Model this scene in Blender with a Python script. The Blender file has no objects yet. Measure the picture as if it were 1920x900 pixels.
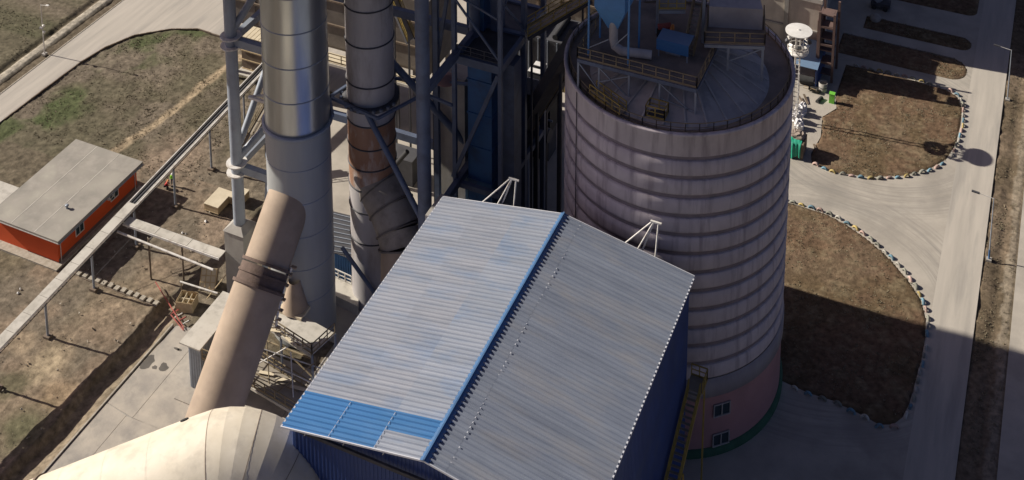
import bpy, bmesh, math, random
import numpy as np
from mathutils import Vector, Matrix, noise
from mathutils.geometry import tessellate_polygon
random.seed(7)
SC = bpy.context.scene
C = SC.collection
R_ = math.radians

# ------------------------------------------------------------------ camera
FPX, PPX, PPY = 2497.335, 960.0, -896.74           # focal length and optical centre (pixels of a 1920 wide frame)
YAW, PIT = -0.4159025, 0.2038704
CAMH = 114.0
fw = Vector((math.sin(YAW)*math.cos(PIT), math.cos(YAW)*math.cos(PIT), -math.sin(PIT)))
rt = Vector((math.cos(YAW), -math.sin(YAW), 0)); up = rt.cross(fw)
cd = bpy.data.cameras.new('camera'); cam = bpy.data.objects.new('camera', cd); C.objects.link(cam)
cam.matrix_world = Matrix(((rt.x, up.x, -fw.x, 0), (rt.y, up.y, -fw.y, 0), (rt.z, up.z, -fw.z, CAMH), (0, 0, 0, 1)))
cd.sensor_width = 36; cd.lens = FPX/1920*36
cd.shift_y = -(450-PPY)/1920; cd.shift_x = 0
cd.clip_start = 1; cd.clip_end = 6000
SC.camera = cam
def gp(x, y, z=0.0):                                # the point at height z that is seen at photo pixel (x, y)
    d = fw + rt*((x-PPX)/FPX) - up*((y-PPY)/FPX)
    t = (z-CAMH)/d.z
    return Vector((0, 0, CAMH)) + d*t

# ------------------------------------------------------------------ light
SUN_EL, SHDIR = R_(30.0), math.atan2(0.10, 1.0)      # shadows run along (1, .10)
sx, sy = -math.cos(SHDIR), -math.sin(SHDIR)
w = bpy.data.worlds.new('World'); SC.world = w; w.use_nodes = True
nt = w.node_tree; nt.nodes.clear()
sk = nt.nodes.new('ShaderNodeTexSky'); sk.sky_type = 'NISHITA'; sk.sun_disc = False
sk.sun_elevation = SUN_EL; sk.sun_rotation = math.atan2(sx, sy); sk.air_density = 0.6; sk.dust_density = 2.0; sk.ozone_density = 4.0
bg = nt.nodes.new('ShaderNodeBackground'); bg.inputs[1].default_value = 0.05
wo = nt.nodes.new('ShaderNodeOutputWorld')
tint = nt.nodes.new('ShaderNodeMix'); tint.data_type = 'RGBA'; tint.blend_type = 'MULTIPLY'; tint.inputs[0].default_value = 1; tint.inputs[7].default_value = (1.20, .93, .92, 1)
nt.links.new(sk.outputs[0], tint.inputs[6]); nt.links.new(tint.outputs[2], bg.inputs[0]); nt.links.new(bg.outputs[0], wo.inputs[0])
sl = bpy.data.lights.new('sun', 'SUN'); sl.energy = 5.0; sl.angle = R_(0.5); sl.color = (1.0, 0.93, 0.82)
so = bpy.data.objects.new('sun', sl); C.objects.link(so); so.location = (-100, 90, 120)
so.rotation_euler = Vector((sx*math.cos(SUN_EL), sy*math.cos(SUN_EL), math.sin(SUN_EL))).to_track_quat('Z', 'Y').to_euler()
SC.view_settings.view_transform = 'Standard'; SC.view_settings.look = 'None'
SC.view_settings.exposure = 0.38; SC.view_settings.gamma = 1
SC.cycles.max_bounces = 5
SC.cycles.diffuse_bounces = 3

# ------------------------------------------------------------------ materials
def _n(t, k, **kw):
    n = t.nodes.new('ShaderNode'+k)
    for a, b in kw.items(): setattr(n, a, b)
    return n
def mat(name, c1, c2=None, scale=1.0, rough=0.8, metal=0.0, bump=0.0, bscale=None, stretch=(1, 1, 1), c3=None, s3=0.15, amt3=0.5, rnd=0.0, attr=None, stretch3=(1, 1, 1), spec=0.5, det=6):
    m = bpy.data.materials.new(name); m.use_nodes = True; t = m.node_tree; b = t.nodes['Principled BSDF']
    b.inputs['Roughness'].default_value = rough; b.inputs['Metallic'].default_value = metal
    b.inputs['Specular IOR Level'].default_value = spec
    g = _n(t, 'NewGeometry')
    def noi(s, st, d=det, ro=0.6):
        mp = _n(t, 'Mapping'); mp.inputs['Scale'].default_value = st
        t.links.new(g.outputs['Position'], mp.inputs[0])
        n = _n(t, 'TexNoise'); n.inputs['Scale'].default_value = s; n.inputs['Detail'].default_value = d; n.inputs['Roughness'].default_value = ro
        t.links.new(mp.outputs[0], n.inputs['Vector']); return n
    def mix(fac, a, bb, mode='MIX'):
        x = _n(t, 'Mix', data_type='RGBA', blend_type=mode)
        for sck, v in ((x.inputs[0], fac), (x.inputs[6], a), (x.inputs[7], bb)):
            if hasattr(v, 'is_linked') or hasattr(v, 'links'): t.links.new(v, sck)
            elif isinstance(v, (int, float)): sck.default_value = v
            else: sck.default_value = (*v, 1)
        return x.outputs[2]
    if attr:
        a = _n(t, 'Attribute'); a.attribute_name = attr; col = a.outputs['Color']
        n = noi(scale, stretch); r = _n(t, 'MapRange'); r.inputs[1].default_value = .3; r.inputs[2].default_value = .7
        r.inputs[3].default_value = 1-amt3; r.inputs[4].default_value = 1+amt3
        t.links.new(n.outputs[0], r.inputs[0])
        vm = _n(t, 'VectorMath', operation='SCALE'); t.links.new(col, vm.inputs[0]); t.links.new(r.outputs[0], vm.inputs['Scale'])
        col = vm.outputs[0]
    else:
        c2 = c2 or tuple(v*0.8 for v in c1)
        n = noi(scale, stretch); r = _n(t, 'MapRange'); r.inputs[1].default_value = .32; r.inputs[2].default_value = .68
        t.links.new(n.outputs[0], r.inputs[0]); col = mix(r.outputs[0], c1, c2)
        if c3:
            n3 = noi(s3, stretch3); r3 = _n(t, 'MapRange'); r3.inputs[1].default_value = .5; r3.inputs[2].default_value = .68; r3.inputs[4].default_value = amt3
            t.links.new(n3.outputs[0], r3.inputs[0]); col = mix(r3.outputs[0], col, c3)
    if rnd:
        oi = _n(t, 'ObjectInfo'); r4 = _n(t, 'MapRange'); r4.inputs[3].default_value = 1-rnd; r4.inputs[4].default_value = 1+rnd
        t.links.new(oi.outputs['Random'], r4.inputs[0])
        vm = _n(t, 'VectorMath', operation='SCALE'); t.links.new(col, vm.inputs[0]); t.links.new(r4.outputs[0], vm.inputs['Scale']); col = vm.outputs[0]
    t.links.new(col, b.inputs['Base Color'])
    if bump:
        nb = noi(bscale or scale*3, (1, 1, 1), 8, .7); bp = _n(t, 'Bump'); bp.inputs['Strength'].default_value = bump; bp.inputs['Distance'].default_value = 0.1
        t.links.new(nb.outputs[0], bp.inputs['Height']); t.links.new(bp.outputs[0], b.inputs['Normal'])
    return m
M = {}
def polar_streaks(m, centres, col, amt, ang=1.6):                   # dark streaks round each centre: worn wheel lanes, painted fold shade on the dome
    t = m.node_tree; b = t.nodes['Principled BSDF']; src = b.inputs['Base Color'].links[0].from_socket
    g = _n(t, 'NewGeometry')
    for (cx, cy, r0, r1, sc) in centres:
        d = _n(t, 'VectorMath', operation='DISTANCE'); d.inputs[1].default_value = (cx, cy, 0); t.links.new(g.outputs['Position'], d.inputs[0])
        sub = _n(t, 'VectorMath', operation='SUBTRACT'); sub.inputs[1].default_value = (cx, cy, 0); t.links.new(g.outputs['Position'], sub.inputs[0])
        nm = _n(t, 'VectorMath', operation='NORMALIZE'); t.links.new(sub.outputs[0], nm.inputs[0])
        sc1 = _n(t, 'VectorMath', operation='SCALE'); sc1.inputs['Scale'].default_value = ang; t.links.new(nm.outputs[0], sc1.inputs[0])
        cmb = _n(t, 'CombineXYZ'); ml = _n(t, 'Math', operation='MULTIPLY'); ml.inputs[1].default_value = sc; t.links.new(d.outputs['Value'], ml.inputs[0]); t.links.new(ml.outputs[0], cmb.inputs[2])
        ad = _n(t, 'VectorMath', operation='ADD'); t.links.new(cmb.outputs[0], ad.inputs[0]); t.links.new(sc1.outputs[0], ad.inputs[1])
        n = _n(t, 'TexNoise'); n.inputs['Scale'].default_value = 1; n.inputs['Detail'].default_value = 7; n.inputs['Roughness'].default_value = .7; n.inputs['Distortion'].default_value = .5; t.links.new(ad.outputs[0], n.inputs['Vector'])
        mr = _n(t, 'MapRange'); mr.inputs[1].default_value = .42; mr.inputs[2].default_value = .68; mr.inputs[4].default_value = amt; t.links.new(n.outputs[0], mr.inputs[0])
        e0 = _n(t, 'MapRange', interpolation_type='SMOOTHSTEP'); e0.inputs[1].default_value = r0; e0.inputs[2].default_value = r0+1.5; t.links.new(d.outputs['Value'], e0.inputs[0])
        e1 = _n(t, 'MapRange', interpolation_type='SMOOTHSTEP'); e1.inputs[1].default_value = r1; e1.inputs[2].default_value = r1-3; t.links.new(d.outputs['Value'], e1.inputs[0])
        m1 = _n(t, 'Math', operation='MULTIPLY'); t.links.new(mr.outputs[0], m1.inputs[0]); t.links.new(e0.outputs[0], m1.inputs[1])
        m2 = _n(t, 'Math', operation='MULTIPLY'); t.links.new(m1.outputs[0], m2.inputs[0]); t.links.new(e1.outputs[0], m2.inputs[1])
        x = _n(t, 'Mix', data_type='RGBA', blend_type='MIX'); t.links.new(m2.outputs[0], x.inputs[0]); t.links.new(src, x.inputs[6]); x.inputs[7].default_value = (*col, 1); src = x.outputs[2]
    t.links.new(src, b.inputs['Base Color'])
M['road'] = mat('road_concrete', (.50, .455, .39), (.40, .365, .315), .55, .85, bump=.25, bscale=6, stretch=(1.6, .12, 1), c3=(.30, .28, .25), s3=.35, amt3=.75, stretch3=(1.5, .15, 1))
M['yard'] = mat('yard_concrete', (.48, .435, .37), (.37, .335, .285), .3, .88, bump=.25, bscale=5, c3=(.27, .245, .21), s3=.12, amt3=.7)
polar_streaks(M['yard'], ((-19, 164.5, 12, 20.5, 2.2), (-21, 130, 13.2, 21, 2.2)), (.25, .235, .21), .75)
M['pad'] = mat('pad_concrete', (.47, .42, .35), (.34, .31, .27), .5, .85, bump=.3, bscale=4, c3=(.25, .235, .215), s3=.35, amt3=.8)
M['kerb'] = mat('kerb_stone', (.46, .42, .35), (.30, .26, .2), 2, .9)
M['concrete'] = mat('old_concrete', (.40, .38, .34), (.32, .30, .27), .6, .85, bump=.2, c3=(.22, .20, .18), s3=.5, amt3=.6, stretch3=(1, 1, .2))
M['dirt'] = mat('dirt', (0, 0, 0), scale=1.6, rough=.98, bump=.9, bscale=3.0, attr='Col', amt3=.42, spec=.1)
M['straw'] = mat('dry_grass', (.25, .21, .14), (.17, .15, .09), 1.5, .95, c3=(.33, .27, .18), s3=.6, amt3=.8)
M['silo'] = mat('silo_concrete', (.62, .56, .565), (.49, .44, .45), .5, .95, spec=.15, bump=.12, bscale=3, c3=(.34, .295, .31), s3=1.1, amt3=.85, stretch=(1, 1, .5), stretch3=(1.3, 1.3, .12))
M['silo_groove'] = mat('silo_groove_tone', (.29, .245, .26), (.20, .175, .185), .8, .9)  # darker tone for the recessed grooves between the rings
M['silo_grey'] = mat('silo_grey_band', (.34, .32, .33), (.25, .23, .25), .7, .85, stretch=(1, 1, .3))
M['silo_pink'] = mat('silo_base_paint', (.44, .25, .24), (.37, .20, .20), .3, .8, c3=(.28, .17, .17), s3=.4, amt3=.5, stretch3=(1, 1, .3))
M['green_paint'] = mat('green_plinth_paint', (.04, .12, .07), (.03, .09, .05), 1, .8)
M['deck'] = mat('silo_deck_cement_dust', (.30, .245, .205), (.19, .155, .13), .35, .95, bump=.3, c3=(.09, .08, .075), s3=.25, amt3=.7)
M['dome'] = mat('dusty_dome', (.44, .41, .40), (.34, .315, .31), .4, .8, c3=(.24, .235, .24), s3=.6, amt3=.8, stretch3=(1, 1, .3))
M['cladding'] = mat('zinc_cladding', (.36, .375, .37), (.29, .30, .30), .4, .65, .1, stretch=(1, 1, .12), c3=(.30, .32, .34), s3=.9, amt3=.6, stretch3=(1, 1, .06))
M['cladding_shiny'] = mat('polished_zinc_cladding', (.50, .52, .52), (.38, .40, .41), .7, .30, .8, stretch=(1, 1, .15))
M['cladding_blue'] = mat('blue_cladding', (.13, .30, .52), (.12, .26, .45), .5, .4, .3, stretch=(1, 1, .1))
M['cladding_brown'] = mat('brownish_cladding', (.36, .31, .31), (.30, .26, .27), .5, .42, .4, stretch=(1, 1, .1))
M['cladding_dull'] = mat('weathered_cladding', (.48, .455, .45), (.36, .34, .34), .5, .7, .05, stretch=(1, 1, .2), c3=(.13, .10, .08), s3=.5, amt3=.6, stretch3=(1, 1, .25))
M['rust'] = mat('rusty_cladding', (.34, .20, .13), (.25, .13, .08), .5, .8, .1, stretch=(1, 1, .25), c3=(.46, .42, .39), s3=.7, amt3=.9, stretch3=(1, 1, .35))
M['dust_pipe'] = mat('dusty_pipe', (.385, .30, .225), (.31, .24, .175), .35, .8, c3=(.27, .21, .16), s3=.45, amt3=.7, bump=.06)
M['dust_dark'] = mat('dusty_dark_duct', (.20, .175, .15), (.14, .12, .10), .5, .8, c3=(.10, .09, .08), s3=.6, amt3=.6)
M['hallwall'] = mat('pale_hall_render', (.60, .54, .46), (.47, .42, .36), .5, .9, c3=(.34, .30, .26), s3=.5, amt3=.6, stretch3=(1, 1, .3))
M['pipe_grey'] = mat('dusty_grey_pipe', (.50, .48, .47), (.38, .36, .35), 1, .7)
M['winframe'] = mat('dull_window_frame', (.42, .40, .38), (.32, .30, .29), 2, .7)
M['branch'] = mat('dusty_branch_duct', (.38, .34, .29), (.27, .235, .20), .6, .85, c3=(.18, .15, .12), s3=.7, amt3=.7)
M['canvas'] = mat('dark_expansion_joint', (.15, .105, .085), (.10, .07, .055), 1.2, .9, bump=.4)
M['cream'] = mat('cream_duct_paint', (.78, .71, .58), (.66, .59, .46), .45, .6, c3=(.46, .41, .33), s3=.5, amt3=.6, rnd=.06, bump=.05, bscale=1.2)
M['greysteel'] = mat('grey_steel_paint', (.30, .335, .385), (.245, .275, .32), .5, .55, .1, c3=(.17, .17, .18), s3=.8, amt3=.4)
M['bluesteel'] = mat('blue_grey_steel', (.13, .165, .24), (.10, .125, .19), .5, .6, .1, c3=(.07, .08, .11), s3=.6, amt3=.5)
M['darksteel'] = mat('dark_steel', (.085, .085, .095), (.055, .055, .06), .8, .7, .1)
M['whitesteel'] = mat('white_steel', (.72, .70, .66), (.60, .57, .52), 1.5, .6, c3=(.35, .26, .19), s3=1.5, amt3=.4)
M['duct_blue'] = mat('blue_duct_paint', (.035, .13, .30), (.03, .10, .24), .5, .6, c3=(.04, .07, .12), s3=.5, amt3=.6)
M['filter_blue'] = mat('light_blue_paint', (.09, .27, .55), (.08, .22, .45), .6, .55)
M['yellow'] = mat('yellow_rail_paint', (.42, .30, .06), (.30, .22, .06), 1.5, .7)
M['brownrail'] = mat('dusty_rail', (.27, .21, .12), (.18, .14, .09), 1.5, .8)
M['rooflite'] = mat('roof_sheet_pale', (.34, .355, .40), (.26, .285, .34), 1.1, .5, .25, stretch=(.12, 2.2, 1), c3=(.16, .25, .40), s3=.35, amt3=.4, stretch3=(.5, 1.4, 1), rnd=.06, bump=.05, bscale=2)
M['roofdark'] = mat('roof_sheet_grey', (.30, .335, .40), (.225, .255, .32), 1.1, .5, .25, stretch=(.12, 2.0, 1), c3=(.40, .37, .34), s3=.4, amt3=.35, stretch3=(.4, 1.4, 1), rnd=.06, bump=.05, bscale=2)
M['rooflite_ridge'] = mat('roof_sheet_bluish', (.33, .355, .41), (.25, .285, .35), 1.1, .5, .25, stretch=(.12, 2.2, 1), c3=(.13, .23, .40), s3=.5, amt3=.4, stretch3=(.5, 1.0, 1), rnd=.07, bump=.05, bscale=2)
M['roofblue'] = mat('roof_sheet_blue', (.05, .175, .40), (.04, .15, .34), .6, .5, .1, stretch=(.2, 1.6, 1), c3=(.12, .23, .38), s3=.5, amt3=.3, stretch3=(.25, 1, 1), rnd=.06)
M['ridge'] = mat('ridge_cap_blue', (.13, .27, .50), (.10, .20, .38), .5, .4, .3)
M['wallblue'] = mat('blue_wall_sheet', (.035, .075, .25), (.03, .06, .19), .4, .5, .1, c3=(.07, .10, .18), s3=.3, amt3=.4)
M['steelwhite_edge'] = mat('pale_trim', (.6, .62, .66), (.5, .5, .55), 1, .5)
M['orange'] = mat('orange_render', (.66, .095, .018), (.60, .08, .016), .4, .85)
M['houseroof'] = mat('house_roof_felt', (.37, .34, .295), (.25, .235, .205), .6, .9, c3=(.46, .43, .36), s3=.3, amt3=.7, bump=.1)
M['glass'] = mat('dark_glass', (.03, .05, .06), (.04, .06, .07), 1, .12)
M['white'] = mat('white_paint', (.76, .75, .72), (.66, .64, .6), 2, .6)
M['tray'] = mat('pipe_cover', (.57, .54, .48), (.47, .44, .38), .5, .8, c3=(.33, .31, .27), s3=1.0, amt3=.6)
M['wood'] = mat('crate_plywood', (.56, .44, .27), (.46, .34, .19), 1.2, .85)
M['woodpale'] = mat('crate_top_board', (.66, .58, .43), (.58, .5, .36), 1.0, .85)
M['wooddark'] = mat('old_timber', (.20, .15, .11), (.13, .10, .07), 1.2, .9)
M['hivis'] = mat('hivis_cloth', (.35, .85, .05), (.30, .75, .04), 3, .8)
M['redcloth'] = mat('red_cloth', (.5, .04, .03), (.4, .03, .02), 3, .8)
M['navy'] = mat('dark_trousers', (.03, .035, .05), (.02, .02, .03), 3, .9)
M['skin'] = mat('skin', (.45, .27, .19), (.42, .25, .17), 3, .6)
M['helmet'] = mat('white_helmet', (.8, .8, .78), (.75, .75, .7), 3, .4)
M['hat_orange'] = mat('orange_hat', (.75, .30, .08), (.7, .26, .06), 3, .6)
M['tarp'] = mat('green_tarp', (.02, .38, .24), (.02, .28, .18), 1.2, .6, bump=.5, bscale=2)
M['bag'] = mat('white_bag', (.75, .74, .74), (.55, .54, .55), 1.5, .7, bump=.5, bscale=3)
M['green_box'] = mat('lime_paint', (.18, .55, .06), (.15, .48, .05), 2, .6)
M['red'] = mat('faded_red_paint', (.42, .10, .08), (.34, .09, .07), 1.5, .75)
M['brick'] = mat('brown_stair_wall', (.16, .10, .085), (.12, .08, .07), .8, .9)
M['skyblue_roof'] = mat('pale_blue_sheet', (.15, .22, .33), (.15, .25, .38), .6, .5)
M['rubber'] = mat('black_rubber', (.03, .03, .03), (.05, .05, .05), 2, .9)
TY = {}
for k, a in {'pink': (.50, .35, .30), 'blue': (.16, .30, .38), 'yellow': (.52, .40, .14), 'grey': (.28, .28, .23), 'white': (.52, .50, .44)}.items():
    TY[k] = mat('tyre_paint_'+k, a, tuple(v*.7 for v in a), 3, .85, rnd=.25, c3=(.16, .14, .12), s3=2.5, amt3=.8)
M['grating'] = mat('grating', (.34, .30, .24), (.25, .22, .18), 1.2, .85)
M['pinkroof'] = mat('pink_dusty_roof', (.36, .21, .18), (.30, .17, .15), .8, .9)
M['black'] = mat('black_steel', (.022, .022, .024), (.015, .015, .016), 1, .7)
M['brownpipe'] = mat('brown_pipe', (.12, .07, .055), (.09, .055, .045), 1, .7)
M['water'] = mat('wet_stain', (.16, .145, .125), (.12, .11, .095), 1, .35)

# ------------------------------------------------------------------ mesh helpers
class MB:
    def __init__(s): s.v = []; s.f = []; s.sm = []
    def add(s, vs, fs, smooth=False):
        o = len(s.v); s.v += [Vector(x) for x in vs]; s.f += [[i+o for i in f] for f in fs]; s.sm += [smooth]*len(fs); return s
    def box(s, x0, x1, y0, y1, z0, z1):
        return s.add([(x0, y0, z0), (x1, y0, z0), (x1, y1, z0), (x0, y1, z0), (x0, y0, z1), (x1, y0, z1), (x1, y1, z1), (x0, y1, z1)],
                     [(0, 3, 2, 1), (4, 5, 6, 7), (0, 1, 5, 4), (1, 2, 6, 5), (2, 3, 7, 6), (3, 0, 4, 7)])
    def bar(s, p, q, w=.2, h=None):
        p, q = Vector(p), Vector(q); h = h or w; d = (q-p).normalized()
        a = d.cross(Vector((0, 0, 1)));  a = a.normalized() if a.length > .01 else Vector((1, 0, 0)); b = a.cross(d)
        vs = [e+a*(i*w/2)+b*(j*h/2) for e in (p, q) for i, j in ((-1, -1), (1, -1), (1, 1), (-1, 1))]
        return s.add(vs, [(0, 1, 2, 3), (7, 6, 5, 4), (0, 4, 5, 1), (1, 5, 6, 2), (2, 6, 7, 3), (3, 7, 4, 0)])
    def tube(s, p, q, r, r2=None, n=12, caps=True):
        p, q = Vector(p), Vector(q); r2 = r if r2 is None else r2; d = (q-p).normalized()
        a = d.cross(Vector((0, 0, 1))); a = a.normalized() if a.length > .01 else Vector((1, 0, 0)); b = a.cross(d)
        vs = []
        for e, rr in ((p, r), (q, r2)):
            for i in range(n):
                t = 2*math.pi*i/n; vs.append(e+(a*math.cos(t)+b*math.sin(t))*rr)
        s.add(vs, [(i, (i+1) % n, n+(i+1) % n, n+i) for i in range(n)], True)
        if caps: s.add(vs[:n], [tuple(range(n))[::-1]]); s.add(vs[n:], [tuple(range(n))])
        return s
    def path(s, pts, r, n=12):                      # swept tube through points, mitred
        pts = [Vector(p) for p in pts]; rings = []; a = None
        for i, p in enumerate(pts):
            d0 = (p-pts[i-1]).normalized() if i else None; d1 = (pts[i+1]-p).normalized() if i < len(pts)-1 else None
            d = ((d0 or d1)+(d1 or d0)).normalized()
            if a is None:
                a = d.cross(Vector((0, 0, 1))); a = a if a.length > .01 else Vector((1, 0, 0))
            a = (a-d*a.dot(d)).normalized(); b = a.cross(d)
            rings.append([p+(a*math.cos(2*math.pi*k/n)+b*math.sin(2*math.pi*k/n))*r for k in range(n)])
        for i in range(len(rings)-1):
            s.add(rings[i]+rings[i+1], [(k, (k+1) % n, n+(k+1) % n, n+k) for k in range(n)], True)
        s.add(rings[0], [tuple(range(n))[::-1]]); s.add(rings[-1], [tuple(range(n))]); return s
    def lathe(s, c, prof, n=64, a0=0, a1=2*math.pi, smooth=True):
        c = Vector(c); full = abs(a1-a0-2*math.pi) < 1e-6; m = n if full else n+1; vs = []
        for r, z in prof:
            for i in range(m):
                t = a0+(a1-a0)*i/n; vs.append(c+Vector((r*math.cos(t), r*math.sin(t), z)))
        fs = []
        for j in range(len(prof)-1):
            for i in range(n):
                k = (i+1) % m; fs.append((j*m+i, j*m+k, (j+1)*m+k, (j+1)*m+i))
        return s.add(vs, fs, smooth)
    def prism(s, pts, z0, z1):
        n = len(pts); ar = sum(pts[i][0]*pts[(i+1) % n][1]-pts[(i+1) % n][0]*pts[i][1] for i in range(n))
        if ar < 0: pts = pts[::-1]
        vs = [(p[0], p[1], z0) for p in pts]+[(p[0], p[1], z1) for p in pts]
        fs = [(i, (i+1) % n, n+(i+1) % n, n+i) for i in range(n)]+[tuple(range(n, 2*n)), tuple(range(n))[::-1]]
        return s.add(vs, fs)
    def mesh(s, name, m, off=(0, 0, 0)):
        off = Vector(off); me = bpy.data.meshes.new(name); me.from_pydata([v-off for v in s.v], [], s.f)
        me.polygons.foreach_set('use_smooth', s.sm); me.materials.append(m if not isinstance(m, str) else M[m]); me.update(); return me
def link(name, me, parent=None):
    o = bpy.data.objects.new(name, me); C.objects.link(o)
    if parent: o.parent = parent
    return o
def part(name, mb, m, parent, label=None):
    root = parent
    off = Vector(parent.location)
    if parent.parent: off = off+Vector(parent.parent.location)
    o = link(name, mb.mesh(name, m, off), parent)
    if label: o['label'] = label
    return o
def thing(name, label, cat, loc=(0, 0, 0), group=None):
    o = link(name, None); o.location = loc; o['label'] = label; o['category'] = cat; o.empty_display_size = .5
    if group: o['group'] = group
    return o
def single(name, mb, m, label, cat, loc, group=None):
    o = link(name, mb.mesh(name, m, loc)); o.location = loc; o['label'] = label; o['category'] = cat
    if group: o['group'] = group
    return o
def struct(name, mb, m, kind='structure'):
    o = link(name, mb.mesh(name, m)); o['kind'] = kind; return o
def rail(mb, pts, h=1.1, t=.035, step=1.6, closed=False):       # handrail along points (feet)
    pts = [Vector(p) for p in pts]
    if closed: pts.append(pts[0])
    Z = Vector((0, 0, h))
    for a, b in zip(pts, pts[1:]):
        mb.bar(a+Z, b+Z, t*2); mb.bar(a+Z*.55, b+Z*.55, t*1.5); mb.bar(a+Z*.1, b+Z*.1, t, .15)
        n = max(1, round((b-a).length/step))
        for i in range(n+1): p = a.lerp(b, i/n); mb.bar(p, p+Z, t*2)
    return mb
ORD = 'first second third fourth fifth sixth seventh eighth ninth tenth eleventh twelfth thirteenth fourteenth fifteenth sixteenth seventeenth eighteenth nineteenth twentieth'.split()

# ------------------------------------------------------------------ ground
def rrect(x0, x1, y0, y1, rs, n=8):                 # rounded rectangle, radii: lower-left, lower-right, upper-right, upper-left
    out = []
    for (cx, cy, r, a) in ((x0+rs[0], y0+rs[0], rs[0], math.pi), (x1-rs[1], y0+rs[1], rs[1], 1.5*math.pi), (x1-rs[2], y1-rs[2], rs[2], 0), (x0+rs[3], y1-rs[3], rs[3], .5*math.pi)):
        if r < .01: out.append((cx, cy)); continue
        for i in range(n+1):
            t = a+.5*math.pi*i/n; out.append((cx+r*math.cos(t), cy+r*math.sin(t)))
    return out
ISL_A = [(-27.4, 117.6), (-22.5, 117.4), (-18.7, 116.9), (-16.3, 117.0), (-13.1, 116.4), (-11.6, 116.0), (-10.3, 116.6), (-9.6, 117.8), (-9.2, 119.6), (-9.0, 122.5), (-8.8, 125.4), (-8.75, 128.5), (-9.0, 131.6), (-9.9, 134.3), (-11.6, 136.7), (-14.1, 139.2), (-16.8, 141.2), (-19.2, 142.5), (-21.8, 143.3), (-25.1, 143.5), (-29.5, 143.5)]
ISL_A = ISL_A + [(-33, 143.4), (-33, 128)]
ISL_B = [(-25.4, 151.7), (-22.1, 151.3), (-18.3, 152.1), (-14.6, 154.0), (-11.7, 156.6), (-9.9, 159.4), (-9.1, 163.1), (-8.9, 167.3), (-9.1, 171.0), (-9.9, 173.4), (-11.4, 174.3), (-16.8, 174.8), (-25.2, 174.7), (-25.2, 166.5), (-24.6, 164.2), (-26.0, 161.6), (-25.4, 157.4), (-25.9, 153.6)]
ISL_C = rrect(-27, -9.3, 177.1, 182.5, (.1, 2.2, 2.6, .1))
ISL_D = rrect(-24.5, -9.3, 184.9, 188.4, (.1, 1.5, 1.7, .1))
ISL_E = rrect(-22, -9.3, 194.6, 201.5, (.1, 1.4, 1.4, .1))
YARD = [(-83.2, 40), (-4.1, 40), (-4.1, 420), (-78, 420), (-78, 158), (-62, 158), (-62, 118), (-76, 112), (-83.2, 101)]
YARD = [(-66, 40), (-8.6, 40), (-8.6, 330), (-88, 330), (-88, 126), (-78, 122), (-78, 103), (-66, 103)]
def tess(name, outer, holes, z, thick, m):
    polys = [[Vector((x, y, 0)) for x, y in p] for p in [outer]+holes]
    tris = tessellate_polygon(polys); flat = [v for p in polys for v in p]; mb = MB()
    fs = []
    for t in tris:
        a, b, c = (flat[i] for i in t)
        fs.append(t if (b-a).cross(c-a).z > 0 else t[::-1])
    mb.add([(v.x, v.y, z) for v in flat], fs)
    for p in polys:
        n = len(p)
        for i in range(n):
            a, b = p[i], p[(i+1) % n]
            mb.add([(a.x, a.y, z-thick), (b.x, b.y, z-thick), (b.x, b.y, z), (a.x, a.y, z)], [(0, 1, 2, 3)])
    return struct(name, mb, m)
tess('yard', YARD, [ISL_A, ISL_B, ISL_C, ISL_D, ISL_E], 0, .3, 'yard')
struct('road', MB().prism([(-8.6, 20), (-4.1, 20), (-4.1, 420), (-8.6, 420)], -.3, .004), 'road')
struct('concrete_lane', MB().prism([(-.5, 20), (16, 20), (16, 420), (-.5, 420)], -.3, 0), 'yard')
LR = [(-130.2, 20), (-125.8, 20)]+[(-125.8, 117), (-125.6, 124.3), (-125.3, 131.2), (-124.6, 135.2), (-122.7, 139.5), (-118.8, 143.0), (-115.0, 144.7), (-110.2, 144.4), (-106, 143.0), (-101, 140.5), (-88, 140), (-88, 260), (-130.2, 260)]
struct('road', MB().prism(LR, -.3, 0), 'road')
pad = struct('concrete_pad', MB().prism([(-83.3, 40), (-66, 40), (-66, 99), (-79, 99), (-83.0, 98)], -.5, -.05), 'concrete')
def slab(pts, par): o = link('slab', MB().prism(pts, -.04, .0).mesh('slab', M['pad'])); o.parent = par
slab([(-83.2, 40), (-80.35, 40), (-80.35, 86.8), (-83.1, 87.2)], pad)
slab([(-80.3, 40), (-66.1, 40), (-66.1, 86.9), (-77.2, 86.9), (-80.3, 86.75)], pad)
slab([(-83.1, 87.25), (-79.6, 86.85), (-79.6, 98), (-82.6, 98.2), (-83.0, 95)], pad)
slab([(-79.55, 86.85), (-66.1, 87.0), (-66.1, 98.9), (-79.55, 98.9)], pad)
kb = link('kerb', MB().bar((-83.34, 40, -.05), (-83.3, 98, -.05), .16, .34).mesh('kerb', M['kerb'])); kb['kind'] = 'structure'
st = MB()
for px, py, a, b in ((787/2.571, 550+355/2.571, .9, .7), (852/2.571, 550+268/2.571, .5, .2), (866/2.571, 550+273/2.571, .4, .2), (745/2.571, 550+357/2.571, .4, .3), (715/2.571, 550+330/2.571, .8, 1.1)):
    c = gp(px, py); k = random.random()*6
    st.add([(c.x+math.cos(t*.5236)*a*(.7+.5*noise.noise((t*2.1, k, 1))), c.y+math.sin(t*.5236)*b*(.8+.5*noise.noise((t*1.7, k, 5))), .004) for t in range(12)], [tuple(range(12))])
struct('wet_patch', st, 'water', 'structure')

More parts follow.
